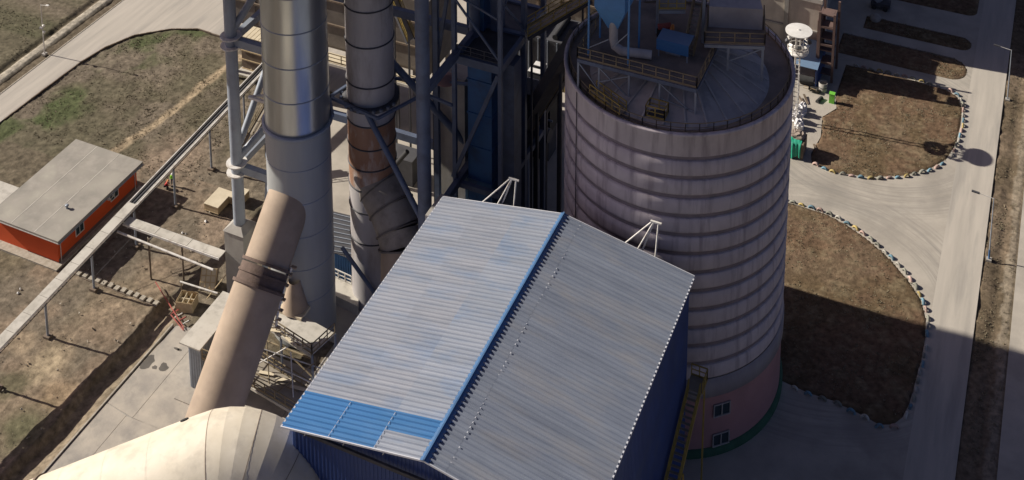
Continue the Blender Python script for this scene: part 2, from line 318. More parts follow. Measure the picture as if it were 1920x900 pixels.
def lerp(a, b, t): return a+(b-a)*t
def pip(X, Y, poly):
    ins = np.zeros(X.shape, bool); n = len(poly)
    for i in range(n):
        x0, y0 = poly[i]; x1, y1 = poly[(i+1) % n]
        c = ((y0 > Y) != (y1 > Y)); 
        with np.errstate(divide='ignore', invalid='ignore'):
            xi = (x1-x0)*(Y-y0)/(y1-y0+1e-12)+x0
        ins ^= c & (X < xi)
    return ins
def vnoise(X, Y, s, seed, octs=4):
    rs = np.random.RandomState(seed); tot = np.zeros(X.shape); amp = 1; sm = 0
    for o in range(octs):
        T = rs.rand(256, 256); x = X/s*(2**o)+31.7*o; y = Y/s*(2**o)+17.3*o
        xi = np.floor(x).astype(int); yi = np.floor(y).astype(int); fx = x-xi; fy = y-yi; fx = fx*fx*(3-2*fx); fy = fy*fy*(3-2*fy)
        a = T[xi % 256, yi % 256]; b = T[(xi+1) % 256, yi % 256]; c = T[xi % 256, (yi+1) % 256]; d = T[(xi+1) % 256, (yi+1) % 256]
        tot += amp*((a*(1-fx)+b*fx)*(1-fy)+(c*(1-fx)+d*fx)*fy); sm += amp; amp *= .55
    return tot/sm
def sstep(a, b, x): t = np.clip((x-a)/(b-a), 0, 1); return t*t*(3-2*t)
def axis(lo, hi, st): return np.concatenate([[-3000, -900, -400, -250, lo-20], np.arange(lo, hi, st), [hi+20, 350, 600, 1500, 4000]])
gx = axis(-136, 1, .3); gy = axis(68, 205, .33)
X, Y = np.meshgrid(gx, gy, indexing='ij')
n1 = vnoise(X, Y, 2.2, 1); n2 = vnoise(X, Y, 9, 2); n3 = vnoise(X, Y, 28, 3); n4 = vnoise(X, Y, .8, 4, 3); n5 = vnoise(X, Y, 5, 5)
Z = -.17+(n1-.5)*.30+(n4-.5)*.16
col = np.zeros(X.shape+(3,))
def paint(mask, c):
    mask = np.clip(mask, 0, 1)[..., None]; col[:] = col*(1-mask)+np.array(c)*mask
paint(np.ones(X.shape), (.190, .158, .118))
paint(sstep(.45, .62, n2), (.155, .130, .092))
paint(sstep(.52, .66, n5)*.7, (.125, .108, .072))
LF = X < -86.4
up_l = LF & (Y > 114)
gr = sstep(.5, .68, n2)*up_l
paint(gr*.4, (.125, .12, .075))
for px, py, r in ((335, 72, 4), (240, 95, 3.5), (120, 200, 3), (20, 235, 5), (30, 10, 8)):
    c = gp(px, py); d = np.hypot((X-c.x), (Y-c.y)*.6); paint((1-sstep(r*.4, r*1.3, d+(n1-.5)*4))*sstep(.4, .6, n5)*.75, (.085, .11, .045))
bare = LF & (Y < 118) & (X > -103)
paint(bare*sstep(.35, .6, n5)*.85, (.255, .195, .140))
paint(bare*sstep(.5, .65, n2)*.6, (.30, .235, .165))
# dry sandy patch lower left, scrub patch at the corner
for px, py, r, cc in ((90, 680, 3.2, (.42, .34, .23)), (40, 640, 2.2, (.33, .26, .18)), (110, 740, 2.5, (.34, .25, .16)), (50, 800, 3.2, (.115, .115, .065)), (15, 720, 2.5, (.14, .13, .08)), (20, 480, 3.5, (.18, .15, .10)), (330, 290, 5, (.30, .23, .17)), (430, 430, 4, (.28, .215, .16))):
    c = gp(px, py); d = np.hypot(X-c.x, Y-c.y); paint((1-sstep(r*.3, r*1.15, d+(n1-.5)*3))*.8, cc)
# worn foot trail
tx = np.interp(Y, [112, 118, 123, 128, 134, 139, 142], [-109.5, -108.1, -107.1, -106.3, -106.1, -105.6, -105.4])
d = np.abs(X-tx+(n1-.5)*.8); m_ = (1-sstep(.35, .95, d))*(Y > 112)*(Y < 142); paint(m_*.9, (.42, .33, .22)); Z = Z-.04*m_
# gentle swale line across the upper field
d = np.abs((Y-141)-(X+131)*1.0)
# strips beside the left road
m_ = (X > -132.2)*(X < -130.2); paint(m_*.8, (.15, .12, .085)); Z = np.where(m_ > 0, Z-.12, Z)
m_ = (X > -133.7)*(X < -132.2); paint(m_*1.0, (.40, .36, .29)); Z = np.where(m_ > 0, -.03, Z)
m_ = np.exp(-((X+134.4)/.5)**2); Z = Z-.35*m_; paint(m_*.6, (.09, .07, .05))
# ditch
el = -86.55+.25*np.sin(Y*.55)+(n1-.5)*.7
inside = (X > el) & (X < -83.3) & (Y < 101+(n1-.5)*2) & (Y > 0)
t = (X-el)
zd = np.where(t < .35, lerp(-.1, -.9, np.clip(t/.35, 0, 1)), np.where(t < 1.35, -.9+(n1-.5)*.15, lerp(-.9, -.22, np.clip((t-1.35)/1.6, 0, 1))))
Z = np.where(inside, zd+(n4-.5)*.12, Z); paint(inside*1.0, (.26, .21, .15)); paint(inside*sstep(.45, .6, n5)*.6, (.20, .165, .115))
rim = (np.abs(X-el) < .35) & (Y < 101); Z = np.where(rim & (X < el), Z+.1, Z); paint(rim*.2, (.17, .13, .09))
# earth under the plant and grass islands
for P in (ISL_A, ISL_B, ISL_C, ISL_D, ISL_E):
    m_ = pip(X, Y, P); Z = np.where(m_, .06+(n1-.5)*.22+(n4-.5)*.14, Z)
    paint(m_*1.0, (.165, .108, .068)); paint(m_*sstep(.45, .62, n5)*.8, (.135, .098, .056)); paint(m_*sstep(.55, .66, n2)*.6, (.19, .135, .09)); paint(m_*sstep(.55, .7, n4)*.5, (.20, .16, .10))
hid = ((X > -83.2) & (X < -66) & (Y < 98.5)) | (pip(X, Y, YARD) & ~pip(X, Y, ISL_A) & ~pip(X, Y, ISL_B) & ~pip(X, Y, ISL_C) & ~pip(X, Y, ISL_D) & ~pip(X, Y, ISL_E)) | ((X > -8.6) & (X < -4.1)) | (X > -.5) | pip(X, Y, LR)
Z = np.where(hid, -.30, Z)
# median strip with shallow rut
m_ = (X > -4.1)*(X < -.5); paint(m_*1.0, (.19, .145, .10)); paint(m_*sstep(.4, .6, n5)*.8, (.13, .10, .065)); Z = np.where(m_ > 0, -.12+(n1-.5)*.3+(n4-.5)*.18-.12*np.exp(-((X+2.2)/.5)**2), Z)
m_ = (X > -1.6+(n1-.5)*1.2)*(X < -.5); paint(m_*.6, (.34, .29, .22))
paint(pip(X, Y, ISL_A)*0.0, (0, 0, 0)); col = col*(.78+.44*n4[..., None])*.93
nx, ny = X.shape
vs = np.stack([X, Y, Z], -1).reshape(-1, 3)
ii = np.arange(nx*ny).reshape(nx, ny)
fs = np.stack([ii[:-1, :-1], ii[1:, :-1], ii[1:, 1:], ii[:-1, 1:]], -1).reshape(-1, 4)
me = bpy.data.meshes.new('ground'); me.vertices.add(len(vs)); me.vertices.foreach_set('co', vs.ravel())
me.loops.add(fs.size); me.loops.foreach_set('vertex_index', fs.ravel().astype(np.int32)); me.polygons.add(len(fs))
me.polygons.foreach_set('loop_start', np.arange(0, fs.size, 4, dtype=np.int32)); me.update(calc_edges=True)
me.polygons.foreach_set('use_smooth', np.ones(len(fs), bool))
ca = me.color_attributes.new('Col', 'FLOAT_COLOR', 'POINT'); ca.data.foreach_set('color', np.concatenate([col, np.ones(X.shape+(1,))], -1).astype(np.float32).ravel())
me.materials.append(M['dirt']); g = link('ground', me); g['kind'] = 'structure'
# kerbs of the left road
kb = MB()
for i in range(0, 130):
    y0 = 75+i*1.0
    if y0 > 150: break
    z = .05+.05*noise.noise((y0, 3, 1)); kb.box(-130.38+.05*noise.noise((y0, 1, 1)), -130.2, y0, y0+.93, -.2, z)
o = struct('kerb', kb, 'kerb')
tk = MB(); ep = LR[2:11]
for a, b in zip(ep, ep[1:]):
    a, b = Vector((*a, 0)), Vector((*b, 0)); n = max(1, int((b-a).length/.8))
    for i in range(n):
        p, q = a.lerp(b, i/n), a.lerp(b, (i+.9)/n); tk.bar(p+Vector((.08, 0, -.06)), q+Vector((.08, 0, -.06)), .16, .22+.08*noise.noise(p))
struct('kerb', tk, 'wooddark')
# stepping slabs
pt = link('slab_path', MB().box(-98.2, -86.6, 99.35, 100.1, -.3, -.17).mesh('slab_path', M['wooddark'])); pt['kind'] = 'structure'
for i in range(13):
    x = -98.0+i*.9; o = link('stepping_slab', MB().box(x, x+.52, 99.4+.06*(i % 2), 100.0+.06*(i % 2), -.2, .03).mesh('stepping_slab', M['kerb'])); o.parent = pt

# dry grass tufts, one mesh
def tufts(name, regions, m):
    rs = np.random.RandomState(5); V = []; F = []
    for (x0, x1, y0, y1, cnt, poly, hh) in regions:
        px_ = rs.uniform(x0, x1, cnt); py_ = rs.uniform(y0, y1, cnt)
        k = pip(px_, py_, poly) if poly else np.ones(cnt, bool)
        px_, py_ = px_[k], py_[k]; n = len(px_)
        dens = vnoise(px_, py_, 3.0, 9); k = dens > rs.uniform(.35, .95, n); px_, py_ = px_[k], py_[k]; n = len(px_)
        zi = Z[np.clip(np.searchsorted(gx, px_)-1, 0, len(gx)-1), np.clip(np.searchsorted(gy, py_)-1, 0, len(gy)-1)]
        for j in range(3):
            a = rs.uniform(0, 6.28, n); w_ = rs.uniform(.05, .12, n); h = rs.uniform(.04, .13, n)*hh; b = len(V)*0
            p = np.stack([px_+np.cos(a)*w_, py_+np.sin(a)*w_, zi-.03], 1); q = np.stack([px_-np.cos(a)*w_, py_-np.sin(a)*w_, zi-.03], 1)
            t_ = np.stack([px_+rs.uniform(-.15, .15, n), py_+rs.uniform(-.15, .15, n), zi+h], 1)
            V.append(np.stack([p, q, t_], 1).reshape(-1, 3))
    V = np.concatenate(V); n = len(V)//3; me = bpy.data.meshes.new(name); me.vertices.add(len(V)); me.vertices.foreach_set('co', V.ravel())
    me.loops.add(len(V)); me.loops.foreach_set('vertex_index', np.arange(len(V), dtype=np.int32)); me.polygons.add(n); me.polygons.foreach_set('loop_start', np.arange(0, len(V), 3, dtype=np.int32)); me.update(calc_edges=True)
    me.materials.append(M[m]); o = link(name, me); o['kind'] = 'stuff'; return o
FIELD = [(-125, 116), (-124.8, 131), (-124, 135), (-122, 139), (-118.5, 142), (-115, 143.8), (-110, 143.5), (-106, 142), (-96, 138), (-96, 116)]
tufts('dry_grass', [(-126, -95, 114, 145, 17000, FIELD, .7), (-34, -8, 115, 144, 10000, ISL_A, .7), (-27, -8.5, 151, 175.5, 9000, ISL_B, .7), (-27, -9, 177, 183, 3000, ISL_C, .8), (-24, -9, 184, 189, 2000, ISL_D, .8), (-150, -134, 110, 160, 9000, None, .8), (-4, -.8, 80, 200, 7000, None, .8)], 'straw')
# loose stones and litter on the bare earth
stn = MB()
for i in range(260):
    x = random.uniform(-99, -87); y = random.uniform(76, 122); s = random.choice((.05, .07, .1, .16))
    stn.add([(x+random.uniform(-s, s), y+random.uniform(-s, s), random.uniform(-.15, s)) for _ in range(5)], [(0, 1, 2), (0, 2, 3), (0, 3, 4), (1, 2, 4), (0, 1, 4)])
struct('stones', stn, 'kerb', 'stuff')

# ------------------------------------------------------------------ tyre borders
def tyre_mesh():
    mb = MB(); n, m = 10, 6; Ro, r = .34, .145; vs = []
    for i in range(n+1):
        t = math.pi*i/n
        for j in range(m):
            p = 2*math.pi*j/m; rr = Ro+r*.75*math.cos(p); vs.append((rr*math.cos(t), r*math.sin(p)*1.05, rr*math.sin(t)-.05))
    mb.add(vs, [(i*m+j, (i+1)*m+j, (i+1)*m+(j+1) % m, i*m+(j+1) % m) for i in range(n) for j in range(m)], True)
    return mb
tb = {k: tyre_mesh().mesh('tyre', TY[k]) for k in TY}
def tyres(path, seq, where, group, step=1.13, first=0, closed=False):
    P = [Vector((*p, 0)) for p in path]; d = 0; cnt = {}; k = 0; total = 0
    for a, b in zip(P, P[1:]):
        L = (b-a).length
        while d < L:
            p = a.lerp(b, d/L); c = seq[k % len(seq)]; k += 1; cnt[c] = cnt.get(c, 0)+1
            o = link('tyre', tb[c]); o.location = (p.x+random.uniform(-.07, .07), p.y+random.uniform(-.07, .07), random.uniform(-.1, .04))
            e = math.atan2(b.y-a.y, b.x-a.x)+random.uniform(-.09, .09); o.rotation_euler = (random.uniform(-.1, .1), 0, e); s = random.uniform(.95, 1.15); o.scale = (s, s*random.uniform(.9, 1.15), s*random.uniform(.85, 1.1))
            o['label'] = f'{ORD[cnt[c]-1]} {c} half-buried tyre {where}'; o['category'] = 'tyre'; o['group'] = group
            d += step
        d -= L
A_top = [(-29.5, 143.75), (-25.1, 143.75), (-21.7, 143.5), (-19.1, 142.7), (-16.6, 141.4), (-13.9, 139.4), (-11.4, 136.9), (-9.7, 134.4), (-8.8, 131.7), (-8.55, 128.5)]
A_rt = [(-8.55, 127.6), (-8.62, 125.4), (-8.8, 122.5), (-9.0, 119.6), (-9.4, 117.6)]
A_bt = [(-10.2, 116.3), (-11.6, 115.75), (-13.1, 116.15), (-16.3, 116.75), (-18.7, 116.65), (-21.5, 117.1)]
B_bt = [(-24.9, 151.55), (-22.1, 151.05), (-18.2, 151.8), (-14.4, 153.75), (-11.5, 156.4), (-9.6, 159.3)]
B_rt = [(-9.3, 160.5), (-8.85, 163.1), (-8.65, 167.3), (-8.85, 171.1), (-9.7, 173.6), (-11.3, 174.55)]
B_tp = [(-12.6, 174.65), (-16.8, 175.05), (-25.0, 174.95)]
s1 = ['white', 'grey', 'pink', 'grey', 'yellow', 'blue', 'pink', 'grey', 'white', 'blue', 'yellow', 'pink', 'grey', 'grey', 'white', 'blue']
s2 = ['pink', 'blue', 'yellow', 'grey', 'pink', 'blue', 'yellow', 'grey', 'pink', 'blue', 'yellow', 'grey', 'grey', 'blue']
tyres(A_top, s1, 'from the silo along the big island far curve', 'tyres on the curved far edge of the large grass island')
tyres(A_rt, ['white', 'grey', 'blue', 'white', 'grey'], 'from the top along the big island roadside', 'tyres on the roadside edge of the large grass island', 1.18)
tyres(A_bt, ['pink', 'blue', 'white', 'blue', 'grey', 'grey', 'blue', 'white'], 'from the road along the big island near edge', 'tyres on the near edge of the large grass island', 1.45)
tyres(B_bt, s2, 'from the silo along the upper island near edge', 'tyres on the near edge of the upper island', 1.16)
tyres(B_rt, ['white', 'pink', 'grey', 'white', 'blue', 'pink', 'yellow', 'blue'], 'from the near corner along the upper island roadside', 'tyres on the roadside edge of the upper island')
tyres(B_tp, ['white', 'grey', 'yellow', 'grey', 'pink'], 'from the road along the upper island far edge', 'tyres on the far edge of the upper island')

# ------------------------------------------------------------------ blue roofed mill building
BX0, BX1, BY0, BY1, EZ = -52.3, -26.9, 73.4, 101.6, 23.0
RX, RZ = -39.6, 25.25
bld = thing('mill_building', 'large mill building with pale corrugated gable roof and dark blue walls before the silo', 'building', (RX, 87, 0))
def sheet(y0, y1, slope, u0, u1, pitch=.30, lift=0):          # corrugated sheet on one slope; u from eave (0) to ridge (1)
    mb = MB(); ex, ez = (BX0, EZ) if slope == 0 else (BX1, EZ)
    a = Vector((ex, 0, ez)); b = Vector((RX, 0, RZ)); p, q = a.lerp(b, u0), a.lerp(b, u1)
    prof = []; n = round((y1-y0)/pitch); pw = (y1-y0)/n
    for i in range(n):
        yy = y0+i*pw; prof += [(yy, 0), (yy+pw*.42, 0), (yy+pw*.56, .115), (yy+pw*.84, .115)]
    prof.append((y1, 0)); vs = []; m = len(prof)
    for e in (p, q):
        for y, h in prof: vs.append((e.x, y, e.z+h+lift))
    for e in (p, q):
        for y, h in prof: vs.append((e.x, y, e.z+h-.03+lift))
    fs = []
    for i in range(m-1):
        f = (i, i+1, m+i+1, m+i); fs.append(f if slope == 1 else f[::-1]); f = (2*m+i, 3*m+i, 3*m+i+1, 2*m+i+1); fs.append(f)
        fs.append((i, 2*m+i, 2*m+i+1, i+1)); fs.append((m+i, m+i+1, 3*m+i+1, 3*m+i))
    return mb.add(vs, fs)
NW = 31; sw = (BY1-BY0)/NW
for i in range(NW):
    y0 = BY0+i*sw; y1 = y0+sw*1.0
    for slope in (0, 1):
        if slope == 0:
            cuts = [(0, .34), (.34, .66), (.66, 1)]
            for k, (u0, u1) in enumerate(cuts):
                front = i < 4
                m = 'roofblue' if front and not (k == 2 and i < 2) else ('rooflite' if k < 2 else 'rooflite_ridge')
                part('roof_sheet', sheet(y0, y1, 0, u0-(random.uniform(0, .004) if k == 0 else 0), u1+(.004 if k < 2 else 0), sw/2, lift=.004*k+.006*((i) % 2)), m, bld, 'blue roof sheet' if m == 'roofblue' else None)
        else:
            for k, (u0, u1) in enumerate([(0, .86), (.86, 1)]):
                part('roof_sheet', sheet(y0, y1, 1, u0, u1, sw/2, lift=.006*(i % 2)+.008*k), 'roofdark', bld)
# overlap joints on the right slope and screws
fm_ = MB().box(-.03, .03, 0, .16, .03, .062).mesh('lap_flashing', M['steelwhite_edge'])
for i in range(58):
    u = .858; x = BX1+(RX-BX1)*u; z = EZ+(RZ-EZ)*u; y = BY0+.3+i*.48
    if random.random() < .6: o = link('lap_flashing', fm_, bld); o.location = (x-RX, y-87, z+.03)
for u, k in ((.34, 0), (.66, 0)):
    l = MB(); x = BX0+(RX-BX0)*u; z = EZ+(RZ-EZ)*u; l.bar((x, BY0, z+.10), (x, BY0+sw*4, z+.10), .035, .03); part('lap_flashing', l, 'steelwhite_edge', bld)
rc = MB(); rc.add([(RX-.32, BY0-.1, RZ+.06), (RX, BY0-.1, RZ+.15), (RX+.4, BY0-.1, RZ+.04), (RX-.32, BY1+.1, RZ+.06), (RX, BY1+.1, RZ+.15), (RX+.4, BY1+.1, RZ+.04)], [(0, 1, 4, 3), (1, 2, 5, 4)])
rc.bar((RX+.02, BY0-.1, RZ+.19), (RX+.02, BY1+.1, RZ+.19), .13, .12)
part('ridge_cap', rc, 'ridge', bld)
cm_ = MB().box(-.04, .05, 0, .15, -.02, .03).mesh('ridge_closer', M['wallblue'])
for i in range(92): o = link('ridge_closer', cm_, bld); o.location = (.44, BY0-87+.1+i*.306, .0+RZ+.0)
tr = MB()
for (x, z) in ((BX0, EZ), (BX1, EZ)):
    tr.bar((x, BY0, z-.05), (x, BY1, z-.05), .12, .16)
for y in (BY0-.04, BY1+.06):
    tr.bar((BX0, y, EZ+.02), (RX, y, RZ+.02), .08, .14); tr.bar((RX, y, RZ+.02), (BX1, y, EZ+.02), .08, .14)
part('eave_trim', tr, 'steelwhite_edge', bld)
def corr_wall(p, q, z0, z1, pitch=.35, dep=.06, top=None):
    p, q = Vector(p), Vector(q); L = (q-p).length; d = (q-p)/L; nrm = Vector((d.y, -d.x, 0)); n = int(L/pitch); mb = MB(); prof = []
    for i in range(n):
        s = i*L/n; st = L/n; prof += [(s, 0), (s+st*.5, 0), (s+st*.62, dep), (s+st*.88, dep)]
    prof.append((L, 0)); vs = []
    for s, h in prof: b = p+d*s+nrm*h; vs.append((b.x, b.y, z0))
    for s, h in prof: b = p+d*s+nrm*h; vs.append((b.x, b.y, (top(s/L) if top else z1)))
    m = len(prof); mb.add(vs, [(i, i+1, m+i+1, m+i) for i in range(m-1)]); return mb
WX0, WX1, WY0, WY1 = BX0+.45, BX1-.35, BY0+.9, BY1-.5
gt = lambda s: EZ-.15+(RZ-EZ)*(1-abs(2*s-1))
part('wall', corr_wall((WX1, WY0, 0), (WX1, WY1, 0), 0, EZ-.12), 'wallblue', bld)
part('wall', corr_wall((WX0, WY1, 0), (WX0, WY0, 0), 0, EZ-.12), 'wallblue', bld)
part('wall', corr_wall((WX0, WY0, 0), (WX1, WY0, 0), 0, 0, top=gt), 'wallblue', bld)
part('wall', corr_wall((WX1, WY1, 0), (WX0, WY1, 0), 0, 0, top=gt), 'wallblue', bld)
fr = MB()
for i in range(7): y = BY0+.5+i*4.6; fr.bar((WX0+.1, y, EZ-.25), (WX1-.1, y, EZ-.25), .2, .3)
for x in (-50, -46.5, -43): fr.bar((x, BY0-.25, EZ-.1+(x-BX0)*(RZ-EZ)/(RX-BX0)), (x, BY0+1, EZ-.1+(x-BX0)*(RZ-EZ)/(RX-BX0)), .08)
part('roof_frame', fr, 'darksteel', bld); part('gap_sun_block', MB().box(-53.6, -51.9, 100.4, 103.7, 0, 21.5), 'concrete', bld)  # hidden block added to stop sun coming through the gap behind the mill
# white tripods behind the far gable
def tripod(x, lab):
    t = thing('lifting_tripod', lab, 'tripod', (x, BY1+.3, EZ), 'white tripods at the far gable')
    top = Vector((x+.9, BY1+.9, EZ+3.6))
    for d in ((-1.7, .2), (-.2, .2), (.25, .35)):
        part('leg', MB().tube((x+d[0]*1.15-.5, BY1+d[1], EZ), top+Vector((.1*d[0], 0, 0)), .075, n=8), 'whitesteel', t)
    part('leg', MB().tube((x+1.25, BY1+.4, EZ-.2), top+Vector((.45, 0, 0)), .085, n=8), 'whitesteel', t)
    part('top_bar', MB().bar(top+Vector((-.3, 0, .05)), top+Vector((.75, 0, .05)), .18, .14), 'whitesteel', t)
tripod(-46.2, 'white tripod standing up behind the left half of the blue mill roof')
tripod(-32.0, 'white tripod against the silo behind the right half of the mill roof')
# stair on the right wall
def stair(t, p, q, w, side, m, steps=None, treadm='grating', h=1.1):   # p top, q bottom, side = horizontal vector across
    p, q, sd = Vector(p), Vector(q), Vector(side).normalized()*w/2
    for k, s in enumerate((-1, 1)):
        part('stringer', MB().bar(p+sd*s, q+sd*s, .12, .32), m, t)
        rl = MB(); rail(rl, [p+sd*s, q+sd*s], h, .04, 1.3); part('handrail', rl, m, t)
    n = steps or int(abs(p.z-q.z)/.24); tm = None
    dd = (q-p); dd.z = 0; dd.normalize()
    for i in range(n):
        c = p.lerp(q, (i+.5)/n); mb = MB(); a = sd*.94
        mb.add([c-a-dd*.13, c+a-dd*.13, c+a+dd*.13, c-a+dd*.13, c-a-dd*.13-Vector((0, 0, .05)), c+a-dd*.13-Vector((0, 0, .05)), c+a+dd*.13-Vector((0, 0, .05)), c-a+dd*.13-Vector((0, 0, .05))], [(0, 1, 2, 3), (7, 6, 5, 4), (0, 4, 5, 1), (1, 5, 6, 2), (2, 6, 7, 3), (3, 7, 4, 0)])
        part('tread', mb, treadm, t)
t = thing('wall_stair', 'long yellow steel stair climbing the shaded blue wall beside the silo base', 'stair', (-26.3, 94, 0))
stair(t, (-26.3, 100.6, 12.0), (-26.3, 82, 1.4), 1.1, (1, 0, 0), 'yellow')
part('landing', MB().box(-27.1, -25.5, 100.62, 102.3, 11.9, 12.0), 'grating', t)
part('handrail', rail(MB(), [(-25.55, 100.7, 12), (-25.55, 102.25, 12), (-27.05, 102.25, 12)], 1.2, .045, .8), 'yellow', t)
sb = MB()
for y in (101.5, 95, 88.5): sb.bar((-25.6, y, 0), (-25.6, y, 12-(100.6-min(y, 100.6))*.57), .14)
part('support_post', sb, 'yellow', t)

# ------------------------------------------------------------------ big silo
SX, SY, SR, SH = -32.75, 115.0, 11.15, 35.0
silo = thing('concrete_silo', 'huge round ribbed concrete silo with a pink base and a railed deck on top', 'silo', (SX, SY, 0))
part('plinth', MB().lathe((SX, SY, 0), [(SR+.35, 0), (SR+.35, .7), (SR+.04, .8)], 96), 'green_paint', silo)
part('base_wall', MB().lathe((SX, SY, 0), [(SR+.03, .75), (SR+.03, 6.6)], 96), 'silo_pink', silo)
part('grey_band', MB().lathe((SX, SY, 0), [(SR+.03, 6.6), (SR+.20, 6.65), (SR+.2, 8.5), (SR+.03, 8.6)], 96), 'silo_grey', silo)
z = 8.6; bands = []
nb = 12; bh = (32.6-8.6)/nb
pm = MB().lathe((0, 0, 0), [(SR-.16, 0), (SR-.02, .02), (SR+.07, .22), (SR+.09, bh*.5), (SR+.05, bh-.52), (SR-.03, bh-.47), (SR-.16, bh-.45)], 128).mesh('concrete_ring', M['silo'])
gm = MB().lathe((0, 0, 0), [(SR-.15, 0), (SR-.15, .42), (SR-.1, .46)], 128).mesh('groove_ring', M['silo_groove'])
for i in range(nb):
    o = link('concrete_ring', pm, silo); o.location = (0, 0, z)
    o = link('groove_ring', gm, silo); o.location = (0, 0, z+bh-.47); z += bh
part('top_wall', MB().lathe((SX, SY, 0), [(SR-.02, z), (SR+.08, z+.1), (SR+.08, SH-.25), (SR+.2, SH-.2), (SR+.2, SH+.05), (SR-.15, SH+.05), (SR-.15, SH-.3)], 128), 'silo', silo)
part('deck', MB().lathe((SX, SY, 0), [(SR-.15, SH-.25), (9.6, SH-.2), (.01, SH-.2)], 96), 'deck', silo)
# dome with soft folds
dm = MB(); vs = []; NA, NR = 96, 14; DC = Vector((SX+.5, SY-1.5, SH-.2)); DR = 8.7
for j in range(NR+1):
    q = j/NR
    for i in range(NA):
        a = 2*math.pi*i/NA; r = DR*q; fold = .22*math.sin(a*11+1.3*math.sin(a*3))*math.sin(q*math.pi*.5)*(q > .1)
        h = 3.15*(1-q**1.5) if q < 1 else 0
        vs.append((DC.x+r*math.cos(a), DC.y+r*math.sin(a), DC.z+h+fold*(1-q**6)+(.0)))
dm.add(vs, [(j*NA+i, (j+1)*NA+i, (j+1)*NA+(i+1) % NA, j*NA+(i+1) % NA) for j in range(NR) for i in range(NA)], True)
part('dome', dm, 'dome', silo)
def dome_z(q, a): return DC.z+3.15*(1-q**1.5)+.22*math.sin(a*11+1.3*math.sin(a*3))*math.sin(q*math.pi*.5)*(1-q**6)
for i in range(26):                                  # standing seams of the dome sheets
    a = 2*math.pi*i/26; mb = MB(); L_ = [(DC.x+DR*q*math.cos(a), DC.y+DR*q*math.sin(a), dome_z(q, a)) for q in [.14+.84*k/9 for k in range(10)]]
    for p, q in zip(L_, L_[1:]): mb.bar(Vector(p)+Vector((0, 0, .04)), Vector(q)+Vector((0, 0, .04)), .16, .14)
    part('dome_rib', mb, 'pipe_grey', silo)
ang = lambda px, py, z: math.atan2(gp(px, py, z).y-SY, gp(px, py, z).x-SX)
rl = MB(); prev = [(SX+(SR-.35)*math.cos(a), SY+(SR-.35)*math.sin(a), SH-.2) for a in [R_(150)+R_(d) for d in range(0, 350, 7)]]
rail(rl, prev, 1.0, .03, 2.2); part('handrail', rl, 'brownrail', silo)
# downpipe / cable on the left face
a = R_(215); 
def rim_angle(px, z):                                # front face angle whose silhouette falls on a column
    best = min((abs(prj(SX+SR*math.cos(t), SY+SR*math.sin(t), z)[0]-px), t) for t in [R_(180+k*.5) for k in range(0, 360)] if True)
    return best[1]
def prj(x, y, z):
    q = Vector((x, y, z-CAMH)); return PPX+FPX*q.dot(rt)/q.dot(fw), PPY-FPX*q.dot(up)/q.dot(fw)
a = rim_angle(1083, 30)
part('lightning_cable', MB().tube((SX+(SR+.16)*math.cos(a), SY+(SR+.16)*math.sin(a), 2), (SX+(SR+.16)*math.cos(a), SY+(SR+.16)*math.sin(a), SH), .045, n=6), 'darksteel', silo)
for px, zz in ((1353, 4.9), (1351, 1.55)):
    a = rim_angle(px, zz); c = Vector((SX+(SR+.06)*math.cos(a), SY+(SR+.06)*math.sin(a), zz)); tdir = Vector((-math.sin(a), math.cos(a), 0)); nd = Vector((math.cos(a), math.sin(a), 0))
    def wbox(u0, u1, z0, z1, n0, n1): 
        vs = [c+tdir*u+nd*n+Vector((0, 0, zv)) for zv in (z0, z1) for (u, n) in ((u0, n0), (u1, n0), (u1, n1), (u0, n1))]
        return MB().add(vs, [(0, 1, 2, 3), (4, 7, 6, 5), (0, 4, 5, 1), (1, 5, 6, 2), (2, 6, 7, 3), (3, 7, 4, 0)])
    w_ = part('window', wbox(-.85, .85, -.62, .62, -.1, .03), 'glass', silo)
    f = MB()
    for (u0, u1, z0, z1) in ((-.9, .9, .6, .7), (-.9, .9, -.72, -.6), (-.9, -.8, -.6, .6), (.8, .9, -.6, .6), (-.05, .05, -.6, .6)):
        b = wbox(u0, u1, z0, z1, .032, .13); f.add(b.v, b.f)
    fo = link('frame', f.mesh('frame', M['winframe'], silo.location), w_)

polar_streaks(M['dome'], ((DC.x, DC.y, 1.0, 30, .12),), (.17, .165, .175), .85, 4.5)  # dark radial streaks painted in for the weak shading of the folds
# front platform on the silo
PZ = 38.2
PF = 1
pl = thing('silo_platform', 'steel platform on legs at the front of the silo deck with yellow handrails', 'platform', (-34.5, 107, SH-.2))
PX0, PX1, PY0, PY1 = -40.4, -28.65, 106.9, 118.5
part('floor', MB().box(PX0, PX1, PY0, PY1, PZ-.12, PZ), 'deck', pl)
part('edge_beam', MB().bar((PX0, PY0, PZ-.25), (PX1, PY0, PZ-.25), .2, .36), 'bluesteel', pl)
part('edge_beam', MB().bar((PX1, PY0, PZ-.25), (PX1, PY1, PZ-.25), .2, .36), 'bluesteel', pl)
lx = [PX0+.1, -38.2, -35.2, -32.2, PX1-.1]
for x in lx: part('leg', MB().bar((x, PY0+.05, SH-.2), (x, PY0+.05, PZ-.4), .17), 'greysteel', pl)
for a, b, rv in ((0, 1, 0), (1, 2, 1), (1, 2, 0), (3, 4, 0), (3, 4, 2)):
    zt, zb = PZ-.5, SH+.3
    if rv == 2: zt, zb = SH+1.2, SH+.7
    p, q = (lx[a], PY0+.05, zt), (lx[b], PY0+.05, zb)
    if rv == 1: p, q = (lx[a], PY0+.05, SH+1.2), (lx[b], PY0+.05, PZ-.6)
    part('brace', MB().bar(p, q, .1), 'greysteel', pl)
part('handrail', rail(MB(), [(PX0, PY0, PZ), (PX1, PY0, PZ), (PX1, PY0+5.5, PZ)], 1.15, .045, 1.35), 'brownrail', pl)
